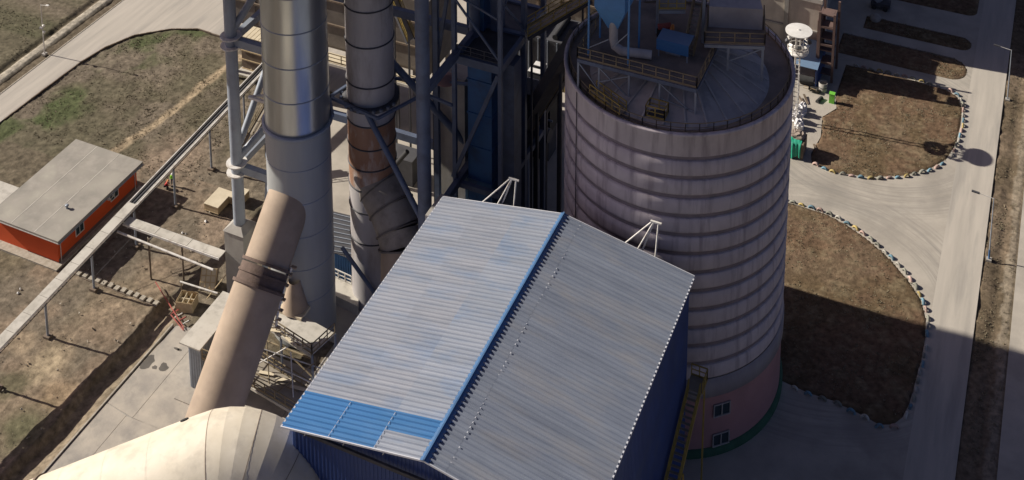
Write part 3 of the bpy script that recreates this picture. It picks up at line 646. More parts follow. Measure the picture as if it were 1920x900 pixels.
part('handrail', rail(MB(), [(PX0, PY0, PZ), (PX0, PY1, PZ)], 1.15, .045, 1.6), 'brownrail', pl)
# second platform
t = thing('rear_platform', 'raised grey platform with yellow handrail over the right of the silo dome', 'platform', tuple(gp(1380, 90, 40)))
q = [gp(1321, 80, 40), gp(1434, 84, 40), gp(1432, 30, 40), gp(1330, 22, 40)]
part('floor', MB().prism([(v.x, v.y) for v in q], 39.85, 40), 'deck', t)
part('handrail', rail(MB(), [q[3], q[0], q[1], q[2]], 1.15, .045, 1.3), 'brownrail', t)
part('edge_beam', MB().bar(q[0]-Vector((0, 0, .3)), q[1]-Vector((0, 0, .3)), .2, .3), 'greysteel', t)
for f, b in ((.4, 37.2), (.97, 36.2)):
    p = q[0].lerp(q[1], f); part('leg', MB().bar((p.x, p.y, b), (p.x, p.y, 39.8), .2), 'greysteel', t)
p = q[0].lerp(q[1], .42); r = q[0].lerp(q[1], .97); part('brace', MB().bar((p.x, p.y, 38.2), (r.x, r.y, 39.6), .12), 'greysteel', t)
p = q[1].lerp(q[2], .8); part('leg', MB().bar((p.x, p.y, 36), (p.x, p.y, 39.8), .2), 'greysteel', t)
bx = [q[0].lerp(q[1], .05).lerp(q[3], .5), q[0].lerp(q[1], .93).lerp(q[2], .5), q[2].lerp(q[3], .1), q[3]]
single('equipment_housing', MB().prism([(v.x, v.y) for v in bx], 40.004, 42.2), 'dome', 'low grey dusty equipment housing on the rear silo platform', 'housing', tuple(bx[0]))
# blue bag filter
c = gp(1152, 22, PZ+4.2)
t = thing('bag_filter', 'bright blue bag filter hopper on four legs above the silo', 'dust filter', (c.x, c.y, PZ))
hw, hd = 1.45, 1.45
hv = [(c.x-hw*1.05, c.y-hd), (c.x+hw*1.05, c.y-hd), (c.x+hw*1.05, c.y+hd), (c.x-hw*1.05, c.y+hd)]
hp = MB(); hp.add([(x, y, PZ+5.2) for x, y in hv]+[(c.x+(x-c.x)*.3, c.y+(y-c.y)*.3, PZ+2.6) for x, y in hv], [(0, 4, 5, 1), (1, 5, 6, 2), (2, 6, 7, 3), (3, 7, 4, 0), (4, 7, 6, 5)])
part('hopper', hp, 'filter_blue', t); part('casing', MB().prism(hv, PZ+5.2, PZ+10), 'filter_blue', t)
for x, y in ((-1, -1), (1, -1), (1, 1), (-1, 1)):
    part('leg', MB().bar((c.x+x*2.0, c.y+y*1.6, PZ), (c.x+x*2.0, c.y+y*1.6, PZ+9), .16), 'filter_blue', t)
part('brace', MB().bar((c.x-2, c.y-1.6, PZ+.8), (c.x, c.y-1.6, PZ+2.2), .08), 'greysteel', t)
part('brace', MB().bar((c.x+2, c.y-1.6, PZ+3.4), (c.x+.4, c.y-1.6, PZ+1.5), .08), 'greysteel', t)
p0 = gp(1150, 88, PZ+.7); p1 = gp(1222, 103, PZ+.5)
pp = MB().path([(p0.x, p0.y, PZ+12), (p0.x, p0.y, PZ+1.5), (p0.x+.2, p0.y-.1, PZ+.9), (p0.x+.9, p0.y-.2, PZ+.62), tuple(p1)], .43, 16)
single('vent_pipe', pp, 'pipe_grey', 'white vertical pipe bending onto the silo platform beside the blue filter', 'pipe', tuple(p0))
# blue motor cover
c = gp(1262, 110, PZ)
t = thing('motor_shelter', 'small blue sheet metal shelter over a motor on the silo platform', 'shelter', (c.x, c.y, PZ))
part('roof', MB().prism([(c.x-1.6, c.y-.2), (c.x+1.55, c.y-.2), (c.x+1.55, c.y+1.7), (c.x-1.6, c.y+1.7)], PZ+1.75, PZ+1.85), 'skyblue_roof', t)
part('side_panel', MB().box(c.x-1.6, c.x+1.55, c.y-.28, c.y-.21, PZ+.75, PZ+1.85), 'roofblue', t)
for s in (-1, 1): part('leg', MB().bar((c.x+s*1.4, c.y-.1, PZ), (c.x+s*1.4, c.y-.1, PZ+1.74), .12), 'greysteel', t)
part('motor', MB().tube((c.x-.8, c.y+.4, PZ+.5), (c.x+.6, c.y+.4, PZ+.5), .35, n=12), 'greysteel', t)
c = gp(1247, 68, PZ)
t = thing('gearbox_unit', 'orange and dark elevator gearbox on the silo platform beside the yellow stair', 'machine', tuple(c))
part('body', MB().box(c.x-.7, c.x+.6, c.y-.5, c.y+.5, PZ, PZ+.9), 'black', t); part('drive', MB().tube((c.x-.6, c.y-.4, PZ+1.1), (c.x+.5, c.y+.2, PZ+1.2), .3, n=10), 'red', t)
part('cover', MB().tube((c.x+.6, c.y, PZ+.8), (c.x+.75, c.y, PZ+.8), .6, n=14), 'hat_orange', t)
# elevator casing and columns rising out of frame
t = thing('platform_stair', 'narrow yellow stair rising from the silo platform beside the motor shelter', 'stair', tuple(gp(1291, 100, PZ)))
a0 = gp(1291, 104, PZ); stair(t, (a0.x-.1, a0.y+4.2, PZ+4.4), (a0.x, a0.y, PZ+.05), .95, (1, 0, 0), 'brownrail', 14)
t = thing('column_stand', 'grey columns and cross beams standing on the silo platform below the stair top', 'columns', tuple(gp(1232, 80, PZ)))
for px, py in ((1232, 62), (1318, 80)):
    p = gp(px, py, PZ); part('column', MB().bar(p, (p.x, p.y, PZ+9), .26), 'greysteel', t)
p = gp(1232, 22, PZ+1.5); r = gp(1318, 26, PZ+1.5)
p1 = gp(1236, 22, PZ+3); p2 = gp(1285, 22, PZ+3)
part('cross_beam', MB().bar(p1, p2, .2, .3), 'greysteel', t)
q4 = [gp(1236, 22, PZ+3), gp(1285, 22, PZ+3), gp(1288, -25, PZ+3), gp(1240, -25, PZ+3)]
part('upper_floor', MB().prism([(v.x, v.y) for v in q4], PZ+3.16, PZ+3.26), 'grating', t); part('handrail', rail(MB(), [v+Vector((0, 0, .27)) for v in q4[:2]], 1.1, .04, 1), 'yellow', t)
# walkway at left rim with sunlit rails
t = thing('rim_walkway', 'short yellow railed stairway on the left rim of the silo deck', 'walkway', tuple(gp(1150, 205, SH)))
a0, b0 = gp(1112, 172, SH+.2), gp(1168, 212, SH)
part('grating', MB().bar(a0+Vector((0, 0, .1)), b0+Vector((0, 0, .05)), .9, .08), 'grating', t)
sd = Vector((-(b0-a0).y, (b0-a0).x, 0)).normalized()*.45
for s in (-1, 1): part('handrail', rail(MB(), [a0+sd*s, b0+sd*s], 1.0, .04, .9), 'yellow', t)
for px, py, wd in ((1205, 168, 1.4), (1230, 178, .0)):
    if wd: 
        c = gp(px, py, SH-.1); single('deck_hatch', MB().tube((c.x, c.y, SH-.2), (c.x, c.y, SH+.12), 1.7, n=24), 'dome', 'flat round dusty hatch on the silo deck below the front platform', 'hatch', tuple(c))
c = gp(1228, 222, SH+.3)
t = thing('hatch_guard', 'small yellow guard rail round a hatch on the front of the silo deck', 'guard rail', tuple(c))
part('handrail', rail(MB(), [c+Vector((-.9, 0, 0)), c+Vector((.9, 0, 0)), c+Vector((.9, 1.2, 0)), c+Vector((-.9, 1.2, 0))], 1.1, .04, .9, True), 'yellow', t)
part('hatch_lid', MB().box(c.x-.7, c.x+.7, c.y+.1, c.y+1.1, SH+.3, SH+.5), 'darksteel', t)

# ------------------------------------------------------------------ stacks
def stack(name, lab, c, r, seams, zt, mats, flange='darksteel', fr=.07, streaks=None):
    t = thing(name, lab, 'stack', (c[0], c[1], 0))
    zs = [0]+seams+[zt]
    for i in range(len(zs)-1):
        m = mats(zs[i])
        if streaks and zs[i] > streaks[0]:
            for a0, a1, mm in streaks[1]:
                part('cladding_panel', MB().lathe((c[0], c[1], 0), [(r, zs[i]+.02), (r, zs[i+1]-.02)], max(3, int((a1-a0)/3)), R_(a0), R_(a1)), mm or m, t)
        else: part('shell_section', MB().lathe((c[0], c[1], 0), [(r, zs[i]+.02), (r, zs[i+1]-.02)], 72), m, t)
        part('flange', MB().lathe((c[0], c[1], 0), [(r-.05, zs[i+1]-.06), (r+fr, zs[i+1]-.06), (r+fr, zs[i+1]+.06), (r-.05, zs[i+1]+.06)], 72), flange, t)
    return t
S1 = (-70.35, 103.9); S1R = 3.38
seams1 = [3.9*i+1.6 for i in range(1, 15)]
stack('conditioning_tower', 'tall shiny grey clad cylinder with blue streaks, left of the two stacks', S1, S1R, seams1, 62, lambda z: 'cladding_shiny' if z > 24 else 'cladding', 'greysteel', .03)
S2 = (-65.3, 110.4); S2R = 2.55
seams2 = [8.5, 12.3, 15.0, 17.5, 20.0, 22.8, 27.4, 32.1, 36.2, 40.3, 44.4, 48.5, 52.6]
stack('rusty_stack', 'weathered grey and rust stained cylinder with dark hoops, right of the shiny one', S2, S2R, seams2, 58, lambda z: 'rust' if 14.9 < z < 22.7 else 'cladding_dull', 'darksteel', .10)
# beige inclined duct with dark expansion joint
t = thing('inclined_duct', 'thick dusty beige pipe slanting down from the shiny tower with dark joint', 'duct', (-72, 92, 0))
a = Vector((S1[0]-.1, S1[1]-.3, 18.2)); b = gp(388, 815, 2.0)
def along(f): return a.lerp(b, f)
fj0, fj1 = .355, .455
part('upper_duct', MB().tube(along(-.14), along(fj0), 2.36, n=56, caps=True), 'dust_pipe', t)
part('lower_duct', MB().tube(along(fj1), along(1), 2.55, n=56), 'dust_pipe', t)
for f0, f1, r in ((fj0, fj0+.012, 2.58), (fj0+.045, fj0+.055, 2.6), (fj1-.012, fj1, 2.78)):
    part('flange', MB().tube(along(f0), along(f1), r, n=56), 'canvas', t)
part('expansion_joint', MB().tube(along(fj0+.018), along(fj1-.01), 2.47, n=56), 'canvas', t)
# side branch from second stack
t = thing('branch_duct', 'wide dusty grey elbow duct leaving the rusty stack behind the mill roof', 'duct', (-62, 108, 0))
pa = Vector((S2[0], S2[1], 15.2)); pb = pa+Vector((2.3, -1.0, -3.0)); pc = pb+Vector((2.6, -1.4, -2.9)); pd = pc+Vector((1.9, -2.2, -4.2))
e1 = gp(716, 400, 13); 
pts = [pa, pa+Vector((1.2, -.4, -.9)), pa+Vector((2.9, -1.2, -2.2)), pa+Vector((4.4, -2.2, -3.7)), pa+Vector((5.2, -3.0, -5.0)), pa+Vector((6.0, -4.6, -8.6))]
for i in range(len(pts)-1): part('duct_segment', MB().tube(pts[i], pts[i+1], 2.5-.05*i, n=40, caps=False), 'branch' if i < 4 else 'dust_pipe', t)
for i in range(1, len(pts)-1):
    d = (pts[i+1]-pts[i-1]).normalized(); part('flange', MB().tube(pts[i]-d*.07, pts[i]+d*.07, 2.6, n=40), 'dust_dark', t)
cc = pts[3]+Vector((-1.9, -2.3, -.6))
# cream duct in the foreground
t = thing('cream_duct', 'very large cream painted duct with a mitred elbow in the near left corner', 'duct', (-62, 72, 0))
E1 = gp(398, 912, 17)
st_ = gp(60, 1046, 13.0)
r0 = 5.1
d0 = (E1-st_).normalized(); dn = Vector((.30, -.30, -1)).normalized(); RB = 4.0
n_ = (dn-d0*dn.dot(d0)).normalized(); tot = math.acos(dn.dot(d0))
seg = [st_, E1.lerp(st_, .03)]
NS = 12
for k in range(1, NS+1):
    th_ = tot*k/NS; seg.append(E1+d0*(RB*math.sin(th_))+n_*(RB*(1-math.cos(th_))))
seg.append(seg[-1]+dn*9)
def ringpath(i):
    pts_ = seg; p = pts_[i]
    d0 = (p-pts_[i-1]).normalized() if i else None; d1 = (pts_[i+1]-p).normalized() if i < len(pts_)-1 else None
    return p, ((d0 or d1)+(d1 or d0)).normalized()
def seg_mesh(i, r, n=64):
    out = []
    for k in (i, i+1):
        p, d = ringpath(k); dd = (seg[i+1]-seg[i]).normalized()
        a_ = Vector((-.25, .95, .2)); a_ = (a_-dd*a_.dot(dd)).normalized(); b_ = a_.cross(dd)
        for j in range(n):
            t_ = 2*math.pi*j/n; v = (a_*math.cos(t_)+b_*math.sin(t_))*r
            v = v-dd*(v.dot(d)/dd.dot(d)); out.append(p+v)
    return MB().add(out, [(j, (j+1) % n, n+(j+1) % n, n+j) for j in range(n)], True)
def seam(i):                                        # raised weld band where two gores meet
    p, d = ringpath(i); return MB().tube(p-d*.03, p+d*.03, r0+.025, n=64, caps=False)
i = 0
for k in (2, 3, 3, 3, 3, 1):
    mb = MB()
    for j in range(k):
        if i < len(seg)-1:
            sm_ = seg_mesh(i, r0); mb.add(sm_.v, sm_.f, True); i += 1
    if mb.v:
        part('duct_segment', mb, 'cream', t)
        if i < len(seg)-1: part('weld_seam', seam(i), 'dust_pipe', t)
for f in (.25, .5, .75):
    c = st_.lerp(E1, f); part('weld_seam', MB().tube(c-d0*.02, c+d0*.02, r0+.012, n=64, caps=False), 'cream', t)
part('stiffener_ring', MB().tube(st_.lerp(E1, .09), st_.lerp(E1, .105), r0+.12, n=64), 'wooddark', t)
hp_ = gp(405, 777, 17+r0*.72)
dd = (E1-st_).normalized()
pn = None
best = min(((prj(*(st_.lerp(E1, .93)+(Vector((-.25, .95, .2))*math.cos(k*.02)+Vector((0, 0, 1))*math.sin(k*.02)).normalized()*r0)), k) for k in range(80)), key=lambda e: abs(e[0][1]-781))
vv = Vector((-.25, .95, .2))*math.cos(best[1]*.02)+Vector((0, 0, 1))*math.sin(best[1]*.02); vv = (vv-dd*vv.dot(dd)).normalized()
hc = st_.lerp(E1, .93)+vv*(r0-.12)
part('inspection_hole', MB().tube(hc, hc+vv*.2, .34, n=12), 'black', t)

# ------------------------------------------------------------------ stack support steelwork
def flange_ring(mb, x, y, z, r): mb.tube((x, y, z-.08), (x, y, z+.08), r, n=24)
AX, AY = -79.55, 105.5; BX, BY = -56.35, 105.5
t = thing('support_frame', 'grey steel frame of round posts and braces holding the two tall stacks', 'steel frame', (AX, AY, 8.2))
part('post', MB().tube((AX, AY, 8.2), (AX, AY, 60), .66, n=12), 'greysteel', t)
part('post', MB().tube((BX, BY, 0), (BX, BY, 60), .72, n=12), 'bluesteel', t)
part('post', MB().tube((AX, 117.5, 0), (AX, 117.5, 60), .5, n=12), 'greysteel', t)
part('post', MB().tube((BX, 117.5, 0), (BX, 117.5, 60), .6, n=12), 'bluesteel', t)
for z in (15.2, 30.6):
    for dz in (-.55, .55): part('flange', MB().tube((AX, AY, z+dz-.07), (AX, AY, z+dz+.07), 1.15, n=20), 'whitesteel', t)
    part('beam', MB().bar((AX+.6, AY+.1, z), (S1[0]-S1R-.1, AY+.1, z-.1), .7, .9), 'greysteel', t)
    part('beam', MB().bar((AX, AY+.6, z), (AX, 117, z), .6, .8), 'greysteel', t)
    part('beam', MB().bar((BX, BY+.6, z), (BX, 117, z), .6, .8), 'bluesteel', t)
    part('beam', MB().bar((AX+.6, 117.5, z), (BX-.6, 117.5, z), .6, .9), 'bluesteel', t)
for p, q, r in (((AX+.3, AY+.2, 32), (AX+3.6, AY+4, 39), .42), ((AX+.3, AY+.3, 18), (AX+.3, 117, 30), .36), ((AX+.3, AY+.2, 16.5), (AX+4.4, AY+6, 22), .42), ((AX+2.8, AY+.2, 1), (AX+3.9, AY+.2, 14.6), .33),
                ((AX+3.4, AY+1.5, 29.9), (S1[0]-S1R+.1, AY+.4, 26.0), .2), ((BX-.3, 117.4, 16), (BX-8, 112, 29), .4), ((BX-.5, BY+.2, 16), (S1[0]+S1R, 109, 27), .3), ((S1[0]+S1R+.3, 106, 9), (BX-7, 108, 2), .22)):
    part('brace', MB().tube(p, q, r, n=10), 'greysteel' if p[0] < -70 else 'bluesteel', t)
# stair-like tie frame round the stacks at mid height
TZ = 25.2
tie = thing('tie_ring', 'pale triangular steel tie bars strapped round both stacks at mid height', 'tie frame', (S1[0], S1[1]-S1R-1, TZ))
k1 = gp(466, 182, TZ); k2 = gp(578, 216, TZ); 
part('tie_bar', MB().bar(k1, k2, .26), 'whitesteel', tie); part('tie_bar', MB().bar(k2, k2+Vector((.45, .9, 0)), .22), 'whitesteel', tie)
part('tie_bar', MB().bar(k1, (S1[0]-S1R-.1, S1[1]+2.4, TZ), .24), 'whitesteel', tie)
part('tie_bar', MB().bar((S1[0]-S1R-.25, S1[1]+1.5, TZ), (S1[0]-S1R*.72, S1[1]-S1R*.75, TZ-.9), .18), 'whitesteel', tie)
part('collar', MB().lathe((S1[0], S1[1], TZ-.2), [(S1R+.02, -.25), (S1R+.3, -.25), (S1R+.3, .1), (S1R+.02, .1)], 64), 'greysteel', tie)
part('collar', MB().lathe((S2[0], S2[1], TZ-.2), [(S2R+.02, -.3), (S2R+.5, -.3), (S2R+.5, .15), (S2R+.02, .15)], 64), 'darksteel', tie)
k3 = gp(618, 182, TZ); k4 = gp(708, 222, TZ); k5 = gp(795, 176, TZ); 
for p, q in ((k3, k4), (k4, k5), (k3, (S1[0]+S1R, S1[1]+1.5, TZ)), (k3, (S2[0]-S2R, S2[1]+1.6, TZ)), ((S2[0]-1, S2[1]+2.6, TZ), (BX, 116, TZ)), (k5, (BX, 112, TZ))):
    part('tie_bar', MB().bar(p, q, .28), 'bluesteel', tie)
for i in range(12):
    a = R_(185+i*15); part('bracket', MB().box(S2[0]+(S2R+.62)*math.cos(a)-.15, S2[0]+(S2R+.62)*math.cos(a)+.15, S2[1]+(S2R+.62)*math.sin(a)-.12, S2[1]+(S2R+.62)*math.sin(a)+.12, TZ-.3, TZ), 'bluesteel', tie)
# concrete pier
t = thing('concrete_pier', 'square grey concrete pier under the left steel post beside the beige pipe', 'pier', (AX, AY, 0))
part('shaft', MB().box(AX-1.25, AX+1.25, AY-1.2, AY+1.2, -.3, 7.7), 'concrete', t)
part('cap', MB().add([(AX-1.35, AY-1.3, 7.7), (AX+1.35, AY-1.3, 7.7), (AX+1.35, AY+1.3, 7.7), (AX-1.35, AY+1.3, 7.7), (AX-.7, AY-.7, 8.25), (AX+.7, AY-.7, 8.25), (AX+.7, AY+.7, 8.25), (AX-.7, AY+.7, 8.25)], [(0, 1, 5, 4), (1, 2, 6, 5), (2, 3, 7, 6), (3, 0, 4, 7), (4, 5, 6, 7), (3, 2, 1, 0)]), 'concrete', t)

def gxp(px, py, Xp):                                # seen point on the plane x = Xp
    d = fw + rt*((px-PPX)/FPX) - up*((py-PPY)/FPX); return Vector((0, 0, CAMH))+d*(Xp/d.x)
def gyp(px, py, Yp):
    d = fw + rt*((px-PPX)/FPX) - up*((py-PPY)/FPX); return Vector((0, 0, CAMH))+d*(Yp/d.y)

# ------------------------------------------------------------------ orange site office
HX0, HX1, HY0, HY1 = -110.2, -100.85, 99.95, 113.6
t = thing('site_office', 'low bright orange office with a flat grey roof beside the raised pipe run', 'building', (HX1, HY0, 0))
part('wall', MB().box(HX1-.25, HX1, HY0+.25, HY1, -.2, 3.15), 'orange', t)
part('wall', MB().box(HX0, HX1-.003, HY0, HY0+.25, -.2, 3.15), 'orange', t)
part('wall', MB().box(HX0, HX1-.25, HY1-.25, HY1-.003, -.2, 3.15), 'orange', t)
part('roof', MB().box(HX0-.5, -100.2, 99.38, 114.15, 3.2, 3.46), 'houseroof', t)
part('eave_board', MB().box(HX0-.5, -100.17, 99.35, 114.18, 3.1, 3.2), 'whitesteel', t)
for px, py in ((149, 427), (214, 362)):
    c = gxp(px, py, HX1); y, z = c.y, c.z
    w_ = part('window', MB().box(HX1+.0, HX1+.03, y-.62, y+.62, z-.62, z+.62), 'glass', t)
    f = MB()
    for (a, b, c0, c1) in ((-.7, .7, .62, .72), (-.7, .7, -.74, -.62), (-.7, -.62, -.62, .62), (.62, .7, -.62, .62), (-.04, .04, -.62, .62)): f.box(HX1+.005, HX1+.07, y+a, y+b, z+c0, z+c1)
    o = link('frame', f.mesh('frame', M['whitesteel'], (HX1, HY0, 0)), w_)
c = gxp(208, 368, HX1+.4)
ac = part('air_conditioner', MB().box(HX1+.1, HX1+.45, c.y-.42, c.y+.42, c.z-.3, c.z+.3), 'white', t)
o = link('fan_grille', MB().tube((HX1+.45, c.y, c.z), (HX1+.47, c.y, c.z), .24, n=14).mesh('fan_grille', M['darksteel'], (HX1, HY0, 0)), ac)
part('gutter', MB().bar((-100.1, 99.4, 3.12), (-100.1, 114.1, 3.12), .12, .1), 'greysteel', t)
for y in (100.3, 113.2): part('downpipe', MB().tube((HX1+.08, y, 0), (HX1+.08, y, 3.1), .05, n=6), 'whitesteel', t)
for x in (-107.3, -103.8): part('roof_seam', MB().box(x, x+.1, 99.5, 114.1, 3.462, 3.475), 'tray', t)
part('roof_vent', MB().lathe((-103, 104, 3.46), [(.14, 0), (.14, .35), (.24, .36), (.2, .46), (.01, .48)], 12), 'greysteel', t)
part('plinth', MB().box(HX1+.003, HX1+.03, HY0, HY1, -.2, .45), 'brick', t)
t = thing('office_annex', 'pale flat roofed annex joined to the far left side of the orange office', 'building', (HX0, 108, 0))
part('wall', MB().box(-122, -110.8, 100.5, gp(31, 350, 3.47).y-.5, -.2, 3.3), 'orange', t); part('roof', MB().box(-122.4, -110.72, 100.0, gp(31, 350, 3.47).y, 3.2, 3.47), 'tray', t)
ap = MB().box(-118.5, -100.3, 98.9, 99.95, -.3, .05); struct('pavement', ap, 'kerb')
struct('pavement', MB().box(-100.85, -100.3, 99.95, 114, -.3, .03), 'kerb')

# ------------------------------------------------------------------ raised pipe run
t = thing('pipe_bridge', 'long raised cable and pipe run on thin posts passing the orange office', 'pipe bridge', (-94.6, 105, 0))
PYS = [84.2, 91.34, 98.55, 105.73, 112.98, 120.2, 127.5, 134.7]
zb = lambda y: 4.83+(y-91.3)*.05
for y in PYS:
    part('post', MB().tube((-94.55, y, -.3), (-94.55, y, zb(y)-.1), .13, n=10), 'greysteel', t)
    part('footing', MB().box(-94.95, -94.15, y-.35, y+.35, -.4, .12), 'wooddark', t)
    part('bracket', MB().bar((-95.2, y, zb(y)-.12), (-93.95, y, zb(y)-.12), .12), 'greysteel', t)
YJ = 103.6
for x, m in ((-95.15, 'whitesteel'), (-94.0, 'whitesteel')):
    part('rail', MB().bar((x, 60, zb(60)), (x, 141, zb(141)), .13, .3), m, t)
y = 60
while y < YJ-.1:
    part('cover_sheet', MB().add([(-95.2, y, zb(y)+.2), (-93.95, y, zb(y)+.2), (-93.95, y+2.36, zb(y+2.36)+.2), (-95.2, y+2.36, zb(y+2.36)+.2), (-95.2, y, zb(y)+.16), (-93.95, y, zb(y)+.16), (-93.95, y+2.36, zb(y+2.36)+.16), (-95.2, y+2.36, zb(y+2.36)+.16)], [(0, 1, 2, 3), (7, 6, 5, 4), (0, 4, 5, 1), (1, 5, 6, 2), (2, 6, 7, 3), (3, 7, 4, 0)]), 'tray', t); y += 2.4
for x, r, m in ((-94.85, .13, 'black'), (-94.5, .15, 'darksteel'), (-94.2, .08, 'whitesteel')):
    part('pipe', MB().tube((x, YJ, zb(YJ)+.05), (x, 141, zb(141)+.05), r, n=8), m, t)
tm_ = MB()
for i in range(60): yy = YJ+i*.62; tm_.bar((-95.15, yy, zb(yy)-.13), (-94.0, yy, zb(yy)-.13), .06)
for i in range(70):
    yy = 62+i*.6; tm_.bar((-93.97, yy, zb(yy)-.12), (-93.97, yy+.3, zb(yy)-.32), .05)
tm_.bar((-93.97, 62, zb(62)-.34), (-93.97, YJ+30, zb(YJ+30)-.34), .06)
o = part('tray_rungs', tm_, 'darksteel', t); o['kind'] = 'stuff'
part('guy_wire', MB().tube(gp(176, 520, 1.6), gp(255, 437, 3.2), .02, n=5), 'darksteel', t)
# branch towards the pier
t = thing('pipe_branch', 'pale covered pipe branch running from the pipe run to the concrete pier', 'pipe bridge', (-88, 104, 0))
for i in range(6):
    x0 = -94+i*2.22; part('cover_sheet', MB().box(x0, x0+2.18, 103.2, 104.3, 5.05, 5.12+.02*(i % 2)), 'tray', t)
part('rail', MB().bar((-94, 103.15, 4.95), (-80.8, 103.15, 4.95), .12, .25), 'whitesteel', t); part('rail', MB().bar((-94, 104.35, 4.95), (-80.8, 104.35, 4.95), .1, .2), 'darksteel', t)
part('pipe', MB().tube((-94, 102.2, 4.7), (-80.9, 102.2, 4.3), .13, n=8), 'whitesteel', t)
for px, py in ((283, 520), (345, 530)):
    b = gp(px, py); part('post', MB().tube((b.x, b.y, -.3), (b.x, b.y, 5.0), .11, n=8), 'wooddark', t); part('bracket', MB().bar((b.x, b.y, 4.7), (b.x, 104.2, 4.85), .1), 'darksteel', t)

# ------------------------------------------------------------------ people
def skinned(name, pts, edges, m, parent, sub=1):
    me = bpy.data.meshes.new(name); me.from_pydata([p[:3] for p in pts], edges, []); o = bpy.data.objects.new(name, me); C.objects.link(o)
    md = o.modifiers.new('s', 'SKIN'); md.use_smooth_shade = True
    for i, p in enumerate(pts): me.skin_vertices[0].data[i].radius = (p[3], p[4] if len(p) > 4 else p[3])
    me.skin_vertices[0].data[0].use_root = True
    o.modifiers.new('u', 'SUBSURF').levels = sub; bpy.context.view_layer.update()
    nm = bpy.data.meshes.new_from_object(o.evaluated_get(bpy.context.evaluated_depsgraph_get())); nm.materials.clear(); nm.materials.append(M[m])
    nm.polygons.foreach_set('use_smooth', [True]*len(nm.polygons)); o.modifiers.clear(); o.data = nm; o.parent = parent; return o
def person(loc, rz, pose, top, legs, hat, label):
    t = thing('person', label, 'person', loc, None); t.rotation_euler = (0, 0, rz)
    if pose == 'stand':
        hip, kn, an, toe = .92, .50, .09, .16; J = dict(pel=(0, 0, .95), ch=(0, .02, 1.3), nk=(0, .02, 1.48), hd=(0, .04, 1.62))
        L = [((s*.1, 0, .9), (s*.11, .03, .5), (s*.12, -.02, .09), (s*.13, .15, .04)) for s in (-1, 1)]
        Ar = [((s*.2, .02, 1.42), (s*.27, -.02, 1.15), (s*.2, .18, .98), (s*.16, .26, .95)) for s in (-1, 1)]
    else:
        J = dict(pel=(0, -.12, .42), ch=(0, .12, .72), nk=(0, .22, .88), hd=(0, .3, 1.0))
        L = [((s*.1, -.1, .4), (s*.15, .3, .46), (s*.13, .08, .09), (s*.14, .26, .04)) for s in (-1, 1)]
        Ar = [((s*.2, .17, .82), (s*.24, .3, .58), (s*.1, .48, .45), (s*.07, .55, .4)) for s in (-1, 1)]
    P = [(*J['pel'], .13, .1), (*J['ch'], .15, .11), (*J['nk'], .055), (*J['hd'], .09, .1), (J['hd'][0], J['hd'][1]+.01, J['hd'][2]+.1, .075)]; E = [(0, 1), (1, 2), (2, 3), (3, 4)]
    for l in L:
        o = len(P); P += [(*l[0], .09), (*l[1], .06), (*l[2], .045), (*l[3], .045, .03)]; E += [(0, o), (o, o+1), (o+1, o+2), (o+2, o+3)]
    for a in Ar:
        o = len(P); h = Vector(a[3]); w_ = Vector(a[2]); d = (h-w_).normalized()
        P += [(*a[0], .055), (*a[1], .042), (*a[2], .03), (*a[3], .038, .018)]; E += [(1, o), (o, o+1), (o+1, o+2), (o+2, o+3)]
        sdv = d.cross(Vector((0, 0, 1))).normalized()
        for k, (u, ln) in enumerate(((-.03, .07), (-.01, .08), (.01, .075), (.03, .06))):
            f = len(P); q = h+sdv*u; P += [(*(q+d*.03), .009), (*(q+d*(.03+ln*.6)), .008), (*(q+d*(.03+ln)-Vector((0, 0, .02))), .007)]; E += [(o+3, f), (f, f+1), (f+1, f+2)]
        f = len(P); q = h-sdv*.035-d*.02; P += [(*(q-sdv*.02), .01), (*(q-sdv*.035+d*.04), .008)]; E += [(o+3, f), (f, f+1)]
    body = skinned('body', P, E, 'skin', t)
    jk = [(*J['pel'], .165, .13), (*J['ch'], .185, .14), (J['nk'][0], J['nk'][1]-.01, J['nk'][2]-.05, .1)]; je = [(0, 1), (1, 2)]
    for a in Ar:
        o = len(jk); w_ = Vector(a[1]).lerp(Vector(a[2]), .85); jk += [(*a[0], .085), (*a[1], .065), (*w_, .05)]; je += [(1, o), (o, o+1), (o+1, o+2)]
    skinned('jacket', jk, je, top, t)
    tq = [(J['pel'][0], J['pel'][1], J['pel'][2]-.03, .15, .12)]; te = []
    for l in L:
        o = len(tq); w_ = Vector(l[1]).lerp(Vector(l[2]), .85); tq += [(*l[0], .105), (*l[1], .08), (*w_, .065)]; te += [(0, o), (o, o+1), (o+1, o+2)]
    skinned('trousers', tq, te, legs, t)
    h = J['hd']; c = (h[0], h[1], h[2]+.06)
    hm = MB().lathe(c, [(.15, -.01), (.125, .0), (.12, .06), (.085, .11), (.01, .13)], 16)
    o = link('helmet', hm.mesh('helmet', M[hat]), t)
    for s in (-1, 1):
        o = link('boot', MB().box(L[(s+1)//2][3][0]-.05, L[(s+1)//2][3][0]+.05, L[(s+1)//2][2][1]-.06, L[(s+1)//2][3][1]+.06, -.02, .1).mesh('boot', M['rubber']), t)
    fc = MB()
    for s in (-1, 1): fc.tube((h[0]+s*.035, h[1]+.09, h[2]+.02), (h[0]+s*.035, h[1]+.1, h[2]+.02), .012, n=6)
    link('eyes', fc.mesh('eyes', M['navy']), t)
    return t
p = gp(324, 347); person((p.x, p.y, -.1), R_(200), 'stand', 'hivis', 'navy', 'helmet', 'worker in a lime high visibility jacket and dark trousers standing beside the pipe run')
p = gp(311, 352); person((p.x, p.y, -.1), R_(-60), 'crouch', 'redcloth', 'navy', 'hat_orange', 'crouching person in a red jacket and orange hat beside the standing worker')

